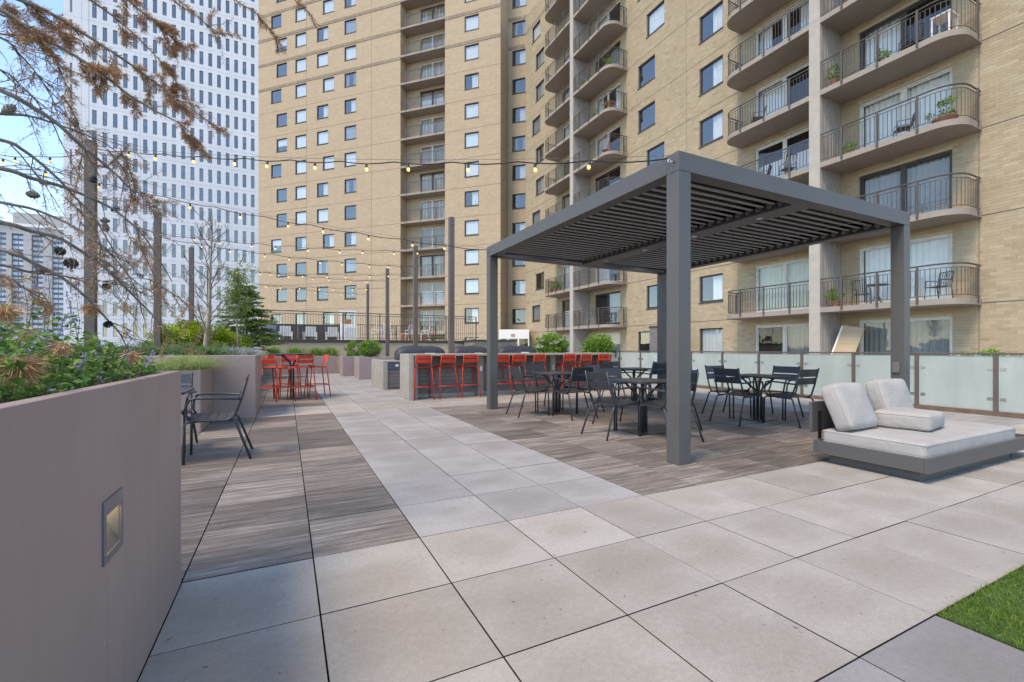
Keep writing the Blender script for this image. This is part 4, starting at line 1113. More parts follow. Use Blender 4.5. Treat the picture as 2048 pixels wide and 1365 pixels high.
# ---- string lights
g = MB(); g.lathe([(.0, .0), (.011, .0), (.016, -.012), (.016, -.045), (.019, -.052), (.0, -.054)], 10); ME_sock = g.mesh('socket', M['black'], smooth=True)
g = MB(); g.lathe([(.012, -.050), (.019, -.062), (.028, -.085), (.030, -.10), (.026, -.116), (.014, -.128), (.0, -.131)], 12); ME_bulb = g.mesh('bulb', M['bulb'], smooth=True)
def strand(a, b, sag, label, sp=.78):
    a, b = Vector(a), Vector(b); d = (b-a); Ln = d.length
    t_ = thing('string_light', label, 'string lights', a, 0, 'festoon strands across the deck')
    nb = max(3, int(Ln/sp)); P = []; cab = []
    def at(u): return d*u-Vector((0, 0, 4*sag*u*(1-u)))
    for i in range(nb*4+1):
        u = i/(nb*4); p = at(u); k = (i % 4)
        p.z -= .028*math.sin(math.pi*(k/4)) * (1 if 0 < i < nb*4 else 0); cab.append(p)
    g = MB(); g.tube(cab, .0075, 5); g.build('cable', M['cable'], t_)
    g = MB(); g.tube([at(i/16)+Vector((0, 0, .03)) for i in range(17)], .0022, 4); g.build('guy_wire', M['cable'], t_)
    for i in range(nb):
        u = (i+.5)/nb if False else (i+1)/(nb+1)*1.0
        j = min(nb*4, max(0, round(u*nb*4))); p = cab[j]
        s = inst('socket', ME_sock, t_, p, (random.uniform(-.1, .1), random.uniform(-.1, .1), 0)); inst('bulb', ME_bulb, s, (0, 0, 0), (0, 0, 0), (.68, .68, .75))
zl = 4.45
strand((LP[0][0]+.08, LP[0][1]-.08, 4.50), (PX0-.03, PY0+.10, PT-.05), .115, 'string of warm bulbs from the conifer-side pole to the near pergola corner')
strand((XL[0], XL[1]-.1, 4.55), (PX0-.03, PY1-.08, PT-.06), .19, 'string of warm bulbs ending at the pergola corner by the bar')
strand((XL[0], XL[1]-.1, 4.56), (LP[0][0]-.08, LP[0][1], 4.42), .12, 'short string of warm bulbs ending at the conifer-side pole')
pairs = [(LP[1], RP[0], 4.1, 3.75, 'the lime shrub pole', 'the pole behind the bar'), (LP[1], RP[1], 4.0, 3.95, 'the lime shrub pole', 'the pole behind the covered grill'),
         (LP[2], RP[1], 4.0, 3.7, 'the pole behind the lime shrub', 'the grill pole'), (LP[2], RP[2], 4.15, 4.1, 'the pole behind the lime shrub', 'the planter box pole'),
         (LP[3], RP[2], 4.1, 3.8, 'the bare tree pole', 'the pole beyond the planter boxes'), (LP[3], RP[3], 4.2, 4.1, 'the bare tree pole', 'the terrace wall pole')]
for a, b, za, zb, da, db_ in pairs:
    strand((a[0]+.08, a[1], za), (b[0]-.08, b[1], zb), .12, 'warm bulb string between %s and %s' % (da, db_))

# ================================================================== TERRACE
ty = 22.6; tz = 1.66
tw = thing('terrace_wall', 'low buff brick terrace wall with a dark metal coping', 'wall', (-1.25, ty, 0))
wt_ = 11.4
g = MB(); g.box(0, 0, -.05, wt_, .25, tz-.16); g.build('brickwork', M['terbrick'], tw)
g = MB(); g.box(-.03, -.06, tz-.159, wt_+.03, .28, tz); g.build('coping', M['lampmetal'] if False else M['frame'], tw, bevel=.005)
g = MB(); g.box(5.1, -.10, tz-.30, 5.3, -.061, tz-.16); g.build('light_fitting', M['steel'], tw)
g = MB(); g.box(-1.2, ty+.29, -.05, 10.1, 42, tz-.02); tag(g.build('terrace_deck', M['roofd']), kind='structure')
fen = thing('terrace_fence', 'dark metal picket fence along the raised terrace edge', 'fence', (-1.25, ty+.1, tz+.0015))
g = MB(); g.box(0, -.02, 1.42, wt_, .02, 1.46); g.build('rail', M['frame'], fen)
g = MB(); g.box(0, -.012, 1.30, wt_, .012, 1.33); g.build('rail', M['frame'], fen)
g = MB(); g.box(0, -.012, .08, wt_, .012, .11); g.build('rail', M['frame'], fen)
g = MB(); g.box(-.025, -.025, 0, .025, .025, 1.46); me_p = g.mesh('post', M['frame'])
for i in range(7): inst('post', me_p, fen, (i*1.9, 0, 0))
g = MB(); g.box(-.007, -.007, .11, .007, .007, 1.30); me_b = g.mesh('picket', M['frame'])
for i in range(1, int(wt_/.13)):
    inst('picket', me_b, fen, (i*.13, 0, 0))
f2 = thing('terrace_fence', 'shorter picket guard set back on the terrace beside the balcony column', 'fence', (1.9, 27.0, tz+.0015))
g = MB(); g.box(0, -.02, 1.02, 7.0, .02, 1.06); g.build('rail', M['frame'], f2)
g = MB()
for i in range(9): inst('post', me_p, f2, (i*.875, 0, 0), scale=(1, 1, .72))
me_b2 = me_b
for i in range(1, 53): inst('picket', me_b2, f2, (i*.132, 0, 0), scale=(1, 1, .78))
# dark screen wall behind the loungers
scn = thing('privacy_screen', 'dark brown low screen behind the white loungers', 'screen', (-1.05, 26.4, tz+.0015))
for i in range(6):
    g = MB(); g.box(i*.75, 0, 0, i*.75+.735, .04, .92); g.build('panel', M['frame'], scn, bevel=.004)
g = MB(); g.box(0, -.01, .921, 4.49, .05, .96); g.build('cap_rail', M['frame'], scn)
def lounger(x, y, rz, label, mt_):
    t_ = thing('lounge_chair', label, 'lounge chair', (x, y, tz+.0015), rz, 'lounge chairs on the terrace'); t_.scale = (.85, .85, .78)
    R = Matrix.Rotation(math.radians(-14), 3, 'X')
    for i in range(5):
        g = MB(); g.obox((-.26+i*.13, .12, .62), (.058, .012, .36), R); g.build('back_slat', mt_, t_)
    for i in range(4):
        g = MB(); g.box(-.32, -.42+i*.125, .34, .32, -.42+i*.125+.11, .36); g.build('seat_slat', mt_, t_)
    for sx in (-.36, .36):
        g = MB(); g.box(sx-.06, -.5, .56, sx+.06, .15, .585); g.build('armrest', mt_, t_)
        g = MB(); g.box(sx-.02, -.46, 0, sx+.02, -.38, .559); g.build('leg', mt_, t_)
        g = MB(); g.box(sx-.02, .06, 0, sx+.02, .14, .559); g.build('leg', mt_, t_)
ll = ['white slatted lounge chair on the terrace nearest the spruce', 'white slatted lounge chair, second from the spruce', 'white slatted lounge chair in the middle of the terrace row',
      'white slatted lounge chair, last before the fire feature', 'white slatted lounge chair beside the terrace pole']
for x, d in zip((-1.55, -.2, 1.05, 2.2, 3.2), ll): lounger(x, 24.9, math.pi+random.uniform(-.15, .15), d, M['white'])
lounger(-.95, 24.2, math.pi+.3, 'grey blue sling chair in front of the white loungers', M['ltblue'])
def patio_chair(x, y, z, rz, label, mt_, sc=1.0, group='terrace dining chairs'):
    t_ = thing('patio_chair', label, 'chair', (x, y, z), rz, group); t_.scale = (sc, sc, sc)
    g = MB(); g.box(-.22, -.2, .42, .22, .22, .44); g.build('seat', mt_, t_, bevel=.004)
    for sx in (-1, 1):
        g = MB(); g.tube([(sx*.22, .25, 0), (sx*.22, .22, .42), (sx*.22, .2, .64), (sx*.22, -.22, .64)], .014, 6); g.build('leg', mt_, t_)
        g = MB(); g.tube([(sx*.22, -.27, 0), (sx*.22, -.2, .43), (sx*.21, -.30, .92)], .014, 6); g.build('leg', mt_, t_)
    g = MB()
    for i in range(6): x_ = -.17+i*.068; g.tube([(x_, -.2, .46), (x_, -.295, .9)], .009, 5)
    g.tube([(-.21, -.30, .92), (.21, -.30, .92)], .014, 6); g.build('backrest', mt_, t_)
for i, (x, y, rz, d) in enumerate(((4.55, 24.2, .4, 'white wire chair on the terrace beside the low picket guard'), (5.25, 24.3, -.5, 'white wire chair on the terrace facing the small white table'),
                                   (6.6, 24.6, .2, 'white wire chair on the terrace behind the covered grill'), (7.5, 24.5, 1.2, 'white wire chair on the terrace nearest the gate'))):
    patio_chair(x, y, tz+.0015, rz, d, M['white'])
patio_chair(6.2, 28.4, tz+.0015, .3, 'red metal chair by the ground floor balcony door', M['sign_red'], 1.1)
patio_chair(8.9, 28.2, tz+.0015, -.4, 'red metal chair beside the brown deck box', M['sign_red'], 1.1)
fp = thing('fire_feature', 'white pillar unit with an amber lamp behind the loungers', 'outdoor heater', (2.75, 25.9, tz+.0015))
g = MB(); g.box(0, 0, 0, .9, .4, 1.0); g.build('cabinet', M['white'], fp, bevel=.01)
g = MB(); g.box(0, .3, 1.001, .08, .4, 1.75); g.build('pillar', M['white'], fp); g = MB(); g.box(.82, .3, 1.001, .9, .4, 1.75); g.build('pillar', M['white'], fp)
g = MB(); g.box(-.02, .28, 1.751, .92, .42, 1.83); g.build('cap', M['white'], fp)
g = MB(); g.box(.3, .1, 1.02, .6, .3, 1.3); g.build('lamp', M['wood'], fp, bevel=.01)
bx = thing('deck_box', 'brown timber planter box on the terrace', 'box', (7.0, 28.6, tz+.0015))
for i in range(4):
    g = MB(); g.box(0, 0, i*.14, 1.7, .5, i*.14+.13); g.build('plank', M['wood'], bx, bevel=.004)
# dark service box by the bar pole
sb = thing('service_hut', 'dark brown service enclosure beside the terrace wall', 'enclosure', (9.2, 20.6, .0015))
for i in range(8):
    g = MB(); g.box(0, 0, i*.2, 2.6, 1.6, i*.2+.19); g.build('board', M['bpillar'], sb, bevel=.003)
g = MB(); g.box(-.06, -.06, 1.601, 2.66, 1.66, 1.69); g.build('roof', M['frame'], sb)

# ---- entrance vestibule
ent = thing('entrance_vestibule', 'white entrance vestibule with glazed door at the building corner', 'entrance', (16.35, 32.75, .0015), math.radians(-27))
g = MB(); g.box(0, 0, 2.05, 2.62, 1.6, 2.85); g.build('canopy', M['white'], ent, bevel=.01)
for x0, x1 in ((0, .09), (.72, .84), (1.62, 1.74), (2.53, 2.62)):
    g = MB(); g.box(x0, .02, 0, x1, .14, 2.049); g.build('mullion', M['white'], ent)
for x0, x1 in ((.091, .719), (.841, 1.619), (1.741, 2.529)):
    g = MB(); g.box(x0, .06, 0, x1, .08, 2.048); g.build('pane', M['glass_d'], ent)
g = MB(); g.box(0, 1.4, 0, 2.62, 1.59, 2.048); g.build('rear_wall', M['room'], ent)
g = MB(); g.box(1.05, -.03, 2.25, 1.36, -.002, 2.45); s_ = g.build('sign', M['sign_red'], ent)
for i in range(3):
    g = MB(); g.box(1.09+i*.085, -.036, 2.31, 1.135+i*.085, -.031, 2.39); g.build('letter', M['white'], s_)
g = MB(); g.tube([(1.25, .05, 1.25), (1.25, .058, 1.25)], .17, 16); s2 = g.build('round_sticker', M['sign_yel'], ent)
g = MB(); g.tube([(1.25, .042, 1.25), (1.25, .049, 1.25)], .10, 16); g.build('emblem', M['black'], s2)
cs_ = thing('security_camera', 'white security camera bracketed on the brick corner above the entrance', 'camera', (16.95, 34.1, 4.15))
g = MB(); g.tube([(.25, .35, .0), (.0, .0, .05)], .03, 8); g.build('arm', M['white'], cs_)
g = MB(); g.tube([(-.3, -.25, -.05), (.05, .05, .05)], .07, 10); g.build('housing', M['white'], cs_)

# ---- utility cabinet and leaning board by the right wing
uc = thing('utility_cabinet', 'tall brown metal utility cabinet against the brick wing', 'cabinet', (17.6, 14.75, -.0025))
g = MB(); g.box(0, 0, 0, .9, 1.15, 2.30); g.build('body', M['bpillar'], uc, bevel=.006)
g = MB(); g.box(-.03, -.03, 2.301, .93, 1.18, 2.42); g.build('lid', M['frame'], uc)
for i in range(8):
    g = MB(); g.box(-.006, .02, .1+i*.27, -.001, 1.13, .1+i*.27+.255); g.build('panel', M['board'], uc)
lb = thing('leaning_board', 'yellow brick patterned board leaning beside the concrete fin', 'board', (18.5, 6.75, -.0025), math.radians(0))
g = MB(); g.obox((.0, 0, 1.03), (.03, .36, 1.02), Matrix.Rotation(math.radians(12), 3, 'X') @ Matrix.Rotation(math.radians(14), 3, 'Y')); g.build('panel', M['kbrick'], lb)
g = MB(); g.obox((.0, .375, 1.06), (.045, .03, 1.03), Matrix.Rotation(math.radians(12), 3, 'X') @ Matrix.Rotation(math.radians(14), 3, 'Y')); g.build('edge', M['white'], lb)

# ================================================================== VEGETATION
def leaf_np(C, D, Ln, Wd, rnd, fold=.25, nrm=None):
    n = len(C); D = unit(D)
    r = RNG.normal(size=(n, 3)) if nrm is None else nrm+RNG.normal(size=(n, 3))*.5
    S_ = unit(np.cross(D, r)); U = np.cross(S_, D)
    Ln = np.broadcast_to(np.asarray(Ln, float), (n,))[:, None]; Wd = np.broadcast_to(np.asarray(Wd, float), (n,))[:, None]
    mid = C+D*Ln*.45
    V = np.stack([C, mid+S_*Wd*.5+U*Wd*fold, C+D*Ln, mid-S_*Wd*.5+U*Wd*fold], 1).reshape(-1, 3)
    b = np.arange(n)*4
    F = np.concatenate([np.stack([b, b+1, b+2], 1), np.stack([b, b+2, b+3], 1)])
    return V, F, np.tile(rnd, 2)
def blob(n, c, r, shell=.55):
    d = unit(RNG.normal(size=(n, 3))); rad = shell+(1-shell)*RNG.random(n)**.7
    return np.array(c)+d*np.array(r)*rad[:, None], d
def clump_cloud(n, c, r, nc, cr, shell=.7, flat=.75):
    """points spread over nc small clumps that sit on an ellipsoid"""
    cc, dd = blob(nc, c, r, .45); cs2 = RNG.uniform(.7, 1.3, nc)*cr
    idx = RNG.integers(0, nc, n); d = unit(RNG.normal(size=(n, 3)))
    rad = (RNG.random(n)**.45)
    P = cc[idx]+d*rad[:, None]*cs2[idx][:, None]*np.array([1, 1, flat])
    return P, unit(d+dd[idx]*.8), idx
def mesh_leaves(name, mat, parts, parent=None, loc=(0, 0, 0), kind=None):
    Vs, Fs, Rs, b = [], [], [], 0
    for V, F, R in parts: Vs.append(V); Fs.append(F+b); Rs.append(R); b += len(V)
    o = inst(name, np_mesh(name, np.concatenate(Vs), np.concatenate(Fs), mat, np.concatenate(Rs)), parent, loc)
    if kind: tag(o, kind=kind)
    return o
def blades(P, h_, w_, lean, rnd, seg=3, droop=.6):
    """arching grass blades"""
    n = len(P); a = RNG.uniform(0, 2*np.pi, n); dirn = np.stack([np.cos(a), np.sin(a), 0*a], 1)
    side = np.stack([-np.sin(a), np.cos(a), 0*a], 1); h_ = np.asarray(h_); lean = np.asarray(lean)
    pts = []
    for k in range(seg+1):
        u = k/seg; z = h_*(u-droop*u*u*.55); pts.append(P+dirn*(lean*u**1.7)[:, None]+np.stack([0*z, 0*z, z], 1))
    V = []
    for k in range(seg): V += [pts[k]-side*w_*(1-k/seg)*.5, pts[k]+side*w_*(1-k/seg)*.5]
    V.append(pts[seg]); V = np.stack(V, 1); m = V.shape[1]; V = V.reshape(-1, 3); b = np.arange(n)*m; F = []
    for k in range(seg-1): F += [np.stack([b+2*k, b+2*k+1, b+2*k+3], 1), np.stack([b+2*k, b+2*k+3, b+2*k+2], 1)]
    F.append(np.stack([b+2*seg-2, b+2*seg-1, b+2*seg], 1))
    return V, np.concatenate(F), np.tile(rnd, len(F))
def curve(pts, n=6):
    """Catmull-Rom through pts"""
    P = [Vector(p) for p in pts]; P = [P[0]*2-P[1]]+P+[P[-1]*2-P[-2]]; out = []
    for i in range(1, len(P)-2):
        for k in range(n):
            t_ = k/n; a, b, c, d = P[i-1], P[i], P[i+1], P[i+2]
            out.append(.5*((2*b)+(c-a)*t_+(2*a-5*b+4*c-d)*t_**2+(3*b-a-3*c+d)*t_**3))
    out.append(P[-2]); return out

# ---- catmint in the near planter
cm = thing('catmint', 'bushy green catmint with lavender flower spikes spilling over the near planter', 'plant', (-.9, -.9, 1.0))
o0 = np.array([-.9, -.9, 1.0]); parts = []
n = 15000
yy = RNG.uniform(-2.3, -.05, n); xx = -.69-RNG.random(n)**1.2*1.9
def mint_h(x, y): return .05+.22*np.clip((-.62-x)/.55, 0, 1)**.8+.09*np.sin(x*7+y*5)*np.cos(y*6-x*3)+.05*np.sin(y*14+x*9)
hmax = mint_h(xx, yy); zz = 1.0+.02+hmax*RNG.random(n)**.35
Cn = np.stack([xx, yy, zz], 1)-o0
Dn = np.stack([RNG.normal(0, 1, n)+.35, RNG.normal(0, 1, n), RNG.normal(-.1, .5, n)], 1)
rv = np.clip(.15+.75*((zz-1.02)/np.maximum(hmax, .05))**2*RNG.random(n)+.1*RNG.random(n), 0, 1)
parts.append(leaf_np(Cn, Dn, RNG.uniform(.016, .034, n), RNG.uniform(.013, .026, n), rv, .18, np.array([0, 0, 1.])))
fl = []; g = MB(); ns_ = 210
for i in range(ns_):
    x = -.68-random.random()**1.1*1.6; y = random.uniform(-2.1, -.02)
    hb = float(mint_h(np.array(x), np.array(y))); tall = random.uniform(.05, .22)*(1.0 if x < -.85 else .55)
    p0 = Vector((x, y, 1.0+hb*.5))-Vector(o0); tip = p0+Vector((random.uniform(-.06, .08), random.uniform(-.05, .05), hb*.5+tall))
    mid = (p0+tip)/2+Vector((random.uniform(-.015, .015), random.uniform(-.015, .015), 0)); g.tube([p0, mid, tip], [.0016, .0013, .0008], 4, False)
    k = random.randint(3, 6)
    for q in range(k):
        u = .5+.5*q/k; c = np.array(p0.lerp(tip, u)); m_ = random.randint(6, 10)
        cc = np.repeat(c[None], m_, 0)+RNG.normal(0, .006, (m_, 3)); d = unit(RNG.normal(size=(m_, 3))+np.array([0, 0, .3]))
        fl.append(leaf_np(cc, d, RNG.uniform(.007, .014, m_), .006, RNG.random(m_), .2))
    m_ = 5; u = RNG.uniform(.1, .6, m_)[:, None]; cc = np.array(p0)[None]*(1-u)+np.array(tip)[None]*u
    parts.append(leaf_np(cc, RNG.normal(size=(m_, 3)), RNG.uniform(.014, .026, m_), .014, RNG.uniform(.3, .9, m_), .2))
mesh_leaves('foliage', M['mint'], parts, cm); mesh_leaves('flower_spikes', M['mintf'], fl, cm); g.build('stems', M['stem'], cm)

# ---- dead conifer over the near planter
con = thing('dead_conifer', 'dying conifer with brown needles, bare grey branches and dark cones', 'tree', (-3.35, .35, 1.0)); C0 = Vector((-3.35, .35, 1.0))
g = MB(); g.tube([(0, 0, -.05), (.02, 0, 1.2), (-.03, .03, 2.6), (.0, .0, 4.2), (.02, .02, 5.6)], [.085, .075, .06, .045, .02], 10); g.build('trunk', M['bark'], con, smooth=True)
gb = MB(); NP, ND, NR = [], [], []      # needle base points, directions, random value
cones = []
def needles_along(pts, dens, ln=.03, spread=.9, u0=0.0):
    for a, b in zip(pts, pts[1:]):
        d = b-a; L_ = d.length
        dens_ = dens*1.7; k = max(1, int(L_*dens_)) if random.random() < min(1, L_*dens) or L_*dens > 1 else 0
        t_ = d.normalized() if L_ > 1e-6 else Vector((0, 0, 1)); o1 = t_.orthogonal().normalized(); o2 = t_.cross(o1)
        for i in range(k):
            u = random.random(); p = a+d*u; an = random.uniform(0, 2*math.pi); s_ = random.uniform(.55, 1.2)*spread
            dr = (t_*random.uniform(.35, .9)+(o1*math.cos(an)+o2*math.sin(an))*s_).normalized()
            NP.append(p); ND.append(dr*ln*random.uniform(.7, 1.15)); NR.append(random.random())
def twig(p, d, L_, r, dens, ln=.03, lvl=0, droop=.25):
    pts = [p]; dd = d.normalized(); n_ = 6
    for i in range(n_):
        dd = (dd+Vector((random.gauss(0, .12), random.gauss(0, .12), random.gauss(-droop*.12, .10)))).normalized(); pts.append(pts[-1]+dd*L_/n_)
    gb.tube(pts, [r*(1-.75*i/n_) for i in range(n_+1)], 4, False)
    needles_along(pts[1:], dens, ln)
    if lvl > 0:
        for i in range(random.randint(2, 3)):
            q = pts[random.randint(1, n_-2)]; dv = (dd+Vector((random.gauss(0, .7), random.gauss(0, .7), random.gauss(-.1, .5)))).normalized()
            twig(q, dv, L_*random.uniform(.35, .6), r*.6, dens, ln, lvl-1, droop)
def branch(px, z0, z1, r0, r1, sub, dens, tl=(.12, .3), ln=.03, own=0, lvl=1, root=None):
    k = len(px); P = []
    for i, (x, y) in enumerate(px):
        Z = z0+(z1-z0)*i/(k-1); P.append(dep(x, y, Z)-C0)
    if root is not None: P = [Vector((0, 0, root))]+[Vector((0, 0, root)).lerp(P[0], .55)+Vector((0, 0, .06))]+P
    c = curve(P, 6); m_ = len(c); gb.tube(c, [r0+(r1-r0)*i/(m_-1) for i in range(m_)], 6, False)
    st = 12 if root is not None else 0
    if own: needles_along(c[st:], own, ln)
    for i in range(sub):
        j = random.randint(st, m_-2); t_ = (c[j+1]-c[j]).normalized()
        sd_ = Vector((random.gauss(0, 1), random.gauss(0, 1), random.gauss(-.15, .8))); sd_ = (sd_-t_*sd_.dot(t_)).normalized()
        dv = t_*random.uniform(.5, 1.1)+sd_*random.uniform(.4, .9)
        twig(c[j], dv, random.uniform(*tl), .0028*random.uniform(.7, 1.2), dens if random.random() < .8 else dens*.15, ln, lvl)
    return c
D1 = 820
# needled upper branches
branch([(-120,-60),(40,0),(110,32),(190,82),(255,125),(310,165),(350,195),(405,235),(460,270)], 1.9, 2.7, .011, .002, 24, D1, (.06,.17), .030, 200, 1, 2.6)
branch([(-140,-30),(0,20),(60,64),(130,100),(200,145),(255,188),(310,222),(360,248),(398,284)], 1.8, 2.5, .012, .002, 24, D1, (.06,.17), .030, 220, 1, 2.3)
branch([(-60,-140),(120,-40),(180,0),(235,40),(290,90),(335,140),(368,190)], 2.1, 2.7, .008, .0015, 18, D1, (.06,.15), .030, 300, 1, 3.0)
branch([(0,-180),(200,-60),(255,0),(305,42),(345,78),(370,108)], 2.2, 2.7, .007, .0015, 16, D1, (.06,.15), .028, 420, 1, 3.2)
branch([(80,-220),(300,-60),(345,0),(390,30),(420,55),(447,72)], 2.3, 2.8, .006, .0015, 10, D1, (.08,.18), .028, 420, 0, 3.4)
branch([(150,-260),(420,-60),(470,0),(510,25),(535,55),(556,84)], 2.4, 2.9, .006, .0015, 9, D1, (.06,.14), .026, 420, 0, 3.5)
branch([(220,-280),(560,-70),(590,0),(605,12),(622,35),(633,56)], 2.5, 3.0, .005, .0012, 5, D1*.8, (.05,.1), .026, 380, 0, 3.6)
branch([(-80,-10),(30,40),(80,62),(140,70),(190,105),(240,150)], 2.0, 2.6, .006, .0015, 14, D1, (.06,.15), .030, 160, 1, 2.5)
# sparse purple-brown sprays against the sky
branch([(-150,20),(0,75),(40,110),(75,150),(100,190),(115,225)], 1.7, 2.2, .007, .0015, 16, 150, (.10,.22), .022, 40, 1, 2.1)
branch([(-150,90),(0,140),(40,170),(75,205),(90,240)], 1.7, 2.2, .006, .0015, 12, 120, (.1,.22), .022, 20, 1, 2.0)
branch([(-100,40),(60,75),(110,120),(130,165),(165,210)], 1.9, 2.4, .006, .0015, 14, 260, (.08,.18), .026, 160, 1, 2.2)
# bare grey limbs
branch([(-200,100),(0,180),(60,212),(115,248),(160,290),(200,322),(235,352),(270,388)], 1.75, 2.3, .013, .004, 10, 84, (.10,.3), .026, 10, 1, 1.9)
branch([(-200,215),(0,228),(55,232),(105,246),(150,262),(205,285),(245,312)], 1.7, 2.3, .008, .002, 8, 77, (.1,.3), .026, 20, 1, 1.75)
branch([(-200,240),(0,280),(45,300),(85,330),(120,362),(150,395),(185,430),(215,480),(240,520)], 1.7, 2.3, .009, .002, 14, 82, (.12,.35), .026, 40, 1, 1.7)
branch([(-200,310),(0,337),(60,356),(125,374),(185,398),(235,425),(285,470),(318,520),(345,565)], 1.75, 2.4, .012, .002, 15, 94, (.12,.35), .028, 30, 1, 1.6)
branch([(-200,420),(0,445),(60,462),(120,478),(170,508),(215,540),(260,585),(300,625),(335,660),(368,690)], 1.7, 2.5, .011, .002, 12, 88, (.12,.3), .028, 20, 1, 1.3)
branch([(-200,470),(0,500),(70,528),(130,560),(175,598),(215,640),(240,668),(256,700)], 1.6, 2.2, .010, .002, 10, 72, (.12,.3), .028, 20, 1, 1.1)
branch([(-200,500),(0,530),(60,545),(120,552),(180,560),(235,566)], 1.65, 2.2, .008, .0015, 12, 94, (.12,.3), .026, 60, 1, 1.15)
branch([(-200,360),(0,405),(70,420),(140,450),(195,485),(232,520),(262,560),(280,610)], 1.75, 2.3, .008, .0015, 16, 99, (.12,.32), .026, 60, 1, 1.45)
# dense rusty tufts in mid air
branch([(150,300),(205,335),(245,310),(262,350),(275,385),(305,410),(350,430)], 2.2, 2.5, .004, .0012, 16, 520, (.06,.16), .03, 500, 0)
branch([(215,300),(250,345),(262,395),(250,440),(262,480),(290,505)], 2.3, 2.5, .004, .0012, 12, 480, (.06,.16), .03, 400, 0)
branch([(125,190),(150,235),(165,285),(160,335),(150,380),(140,420)], 2.3, 2.5, .004, .0012, 12, 420, (.06,.15), .028, 350, 0)
branch([(130,395),(165,430),(195,470),(200,520),(185,560)], 2.2, 2.4, .004, .0012, 10, 320, (.06,.15), .028, 260, 0)
branch([(270,445),(285,500),(305,545),(318,600),(325,650),(345,690),(380,705)], 2.5, 2.9, .004, .0012, 16, 380, (.08,.2), .03, 300, 0)
branch([(300,560),(340,585),(375,610),(400,650),(428,690)], 2.7, 3.2, .004, .0012, 10, 360, (.06,.18), .03, 200, 0)
branch([(-40,540),(20,560),(55,580),(85,590),(105,620)], 1.5, 1.7, .004, .0012, 10, 420, (.05,.12), .028, 300, 0)
# hanging brown tufts low down
for (x, y, Z, k, ln) in ((40, 752, 1.12, 700, .062), (183, 640, 2.0, 380, .055), (255, 640, 2.3, 100, .045), (118, 718, 1.35, 150, .045), (50, 690, 1.4, 60, .045), (262, 735, 1.7, 200, .042), (12, 645, 1.3, 260, .05)):
    p = dep(x, y-26, Z)-C0
    for i in range(k):
        NP.append(p+Vector((random.gauss(0, .006), random.gauss(0, .006), random.gauss(0, .006))))
        ND.append(Vector((random.gauss(0, .55), random.gauss(0, .55), random.uniform(-1.1, .2))).normalized()*ln*random.uniform(.6, 1.1)); NR.append(random.uniform(.75, 1))
for a, b, Z0, Z1, r in (((-60, 640), (40, 715), 1.1, 1.15, .0022), ((-60, 610), (120, 700), 1.3, 1.35, .002), ((135, 560), (185, 615), 2.0, 2.0, .002), ((215, 575), (255, 615), 2.3, 2.3, .002)):
    p, q = dep(*a, Z0)-C0, dep(*b, Z1)-C0; gb.tube([p, (p+q)/2+Vector((0, 0, .01)), q], r, 4, False)
gb.build('branches', M['barkd'], con)
NPa = np.array([tuple(p) for p in NP]); NDa = np.array([tuple(p) for p in ND]); NRa = np.array(NR); n = len(NPa)
sd2 = unit(np.cross(NDa, RNG.normal(size=(n, 3))))*.0013
V = np.stack([NPa-sd2*.6, NPa+NDa*.5+sd2, NPa+NDa, NPa+NDa*.5-sd2], 1).reshape(-1, 3); b = np.arange(n)*4
o = inst('needles', np_mesh('needles', V, np.concatenate([np.stack([b, b+1, b+2], 1), np.stack([b, b+2, b+3], 1)]), M['needle'], np.tile(NRa, 2)), con)
tag(o, kind='stuff')
def cone_open(p, r, ax):
    g = MB(); ax = Vector(ax).normalized(); o1 = ax.orthogonal().normalized(); o2 = ax.cross(o1); p = Vector(p)
    for i in range(42):
        u = i/42; a = i*2.39996; rr_ = r*(.45+.6*math.sin(math.pi*(.12+.8*u))); c = p+ax*(u-.5)*r*1.9
        d = (o1*math.cos(a)+o2*math.sin(a))*rr_+ax*r*.45; s_ = d.cross(ax).normalized()*r*.2; n_ = d.cross(s_).normalized()*r*.07
        g.add([c, c+d*.75+s_, c+d, c+d*.75-s_, c+d*.85+n_], [(0,1,4),(1,2,4),(2,3,4),(3,0,4),(0,3,2,1)])
    g.build('cone', M['cone'], con)
def cone_shut(p, r, ax):
    g = MB(); ax = Vector(ax).normalized(); q = ax.to_track_quat('Z', 'Y').to_matrix(); p = Vector(p)
    g2 = MB(); g2.lathe([(0.0, -1.5), (.45, -1.3), (.75, -.7), (.8, 0), (.62, .8), (.3, 1.35), (.0, 1.6)], 10)
    g.add([p+q @ (Vector(v)*r) for v in g2.v], g2.f)
    for i in range(40):
        u = i/40; a = i*2.4; rr_ = .78*math.sin(math.pi*(.15+.75*u))+.05; c = Vector((math.cos(a)*rr_, math.sin(a)*rr_, -1.2+2.5*u))
        g.add([p+q @ ((c+Vector(d))*r) for d in ((-.14,0,-.1),(.14,0,-.1),(0,.12,.22),(0,-.12,.22),(math.cos(a)*.16,math.sin(a)*.16,.1))], [(0,1,4),(1,2,4),(2,0,4),(0,3,4),(3,1,4)])
    g.build('cone', M['coneb'], con, smooth=True)
for x, y, Z, r in ((343, 183, 2.5, .021), (187, 358, 2.2, .024), (229, 420, 2.35, .028), (123, 503, 2.1, .03), (145, 528, 2.0, .036), (279, 551, 2.4, .022), (215, 574, 2.2, .026), (153, 568, 2.1, .024), (218, 648, 2.0, .024)):
    cone_open(dep(x, y, Z)-C0, r*.72, (random.gauss(0, 1), random.gauss(0, 1), random.gauss(-.3, .6)))
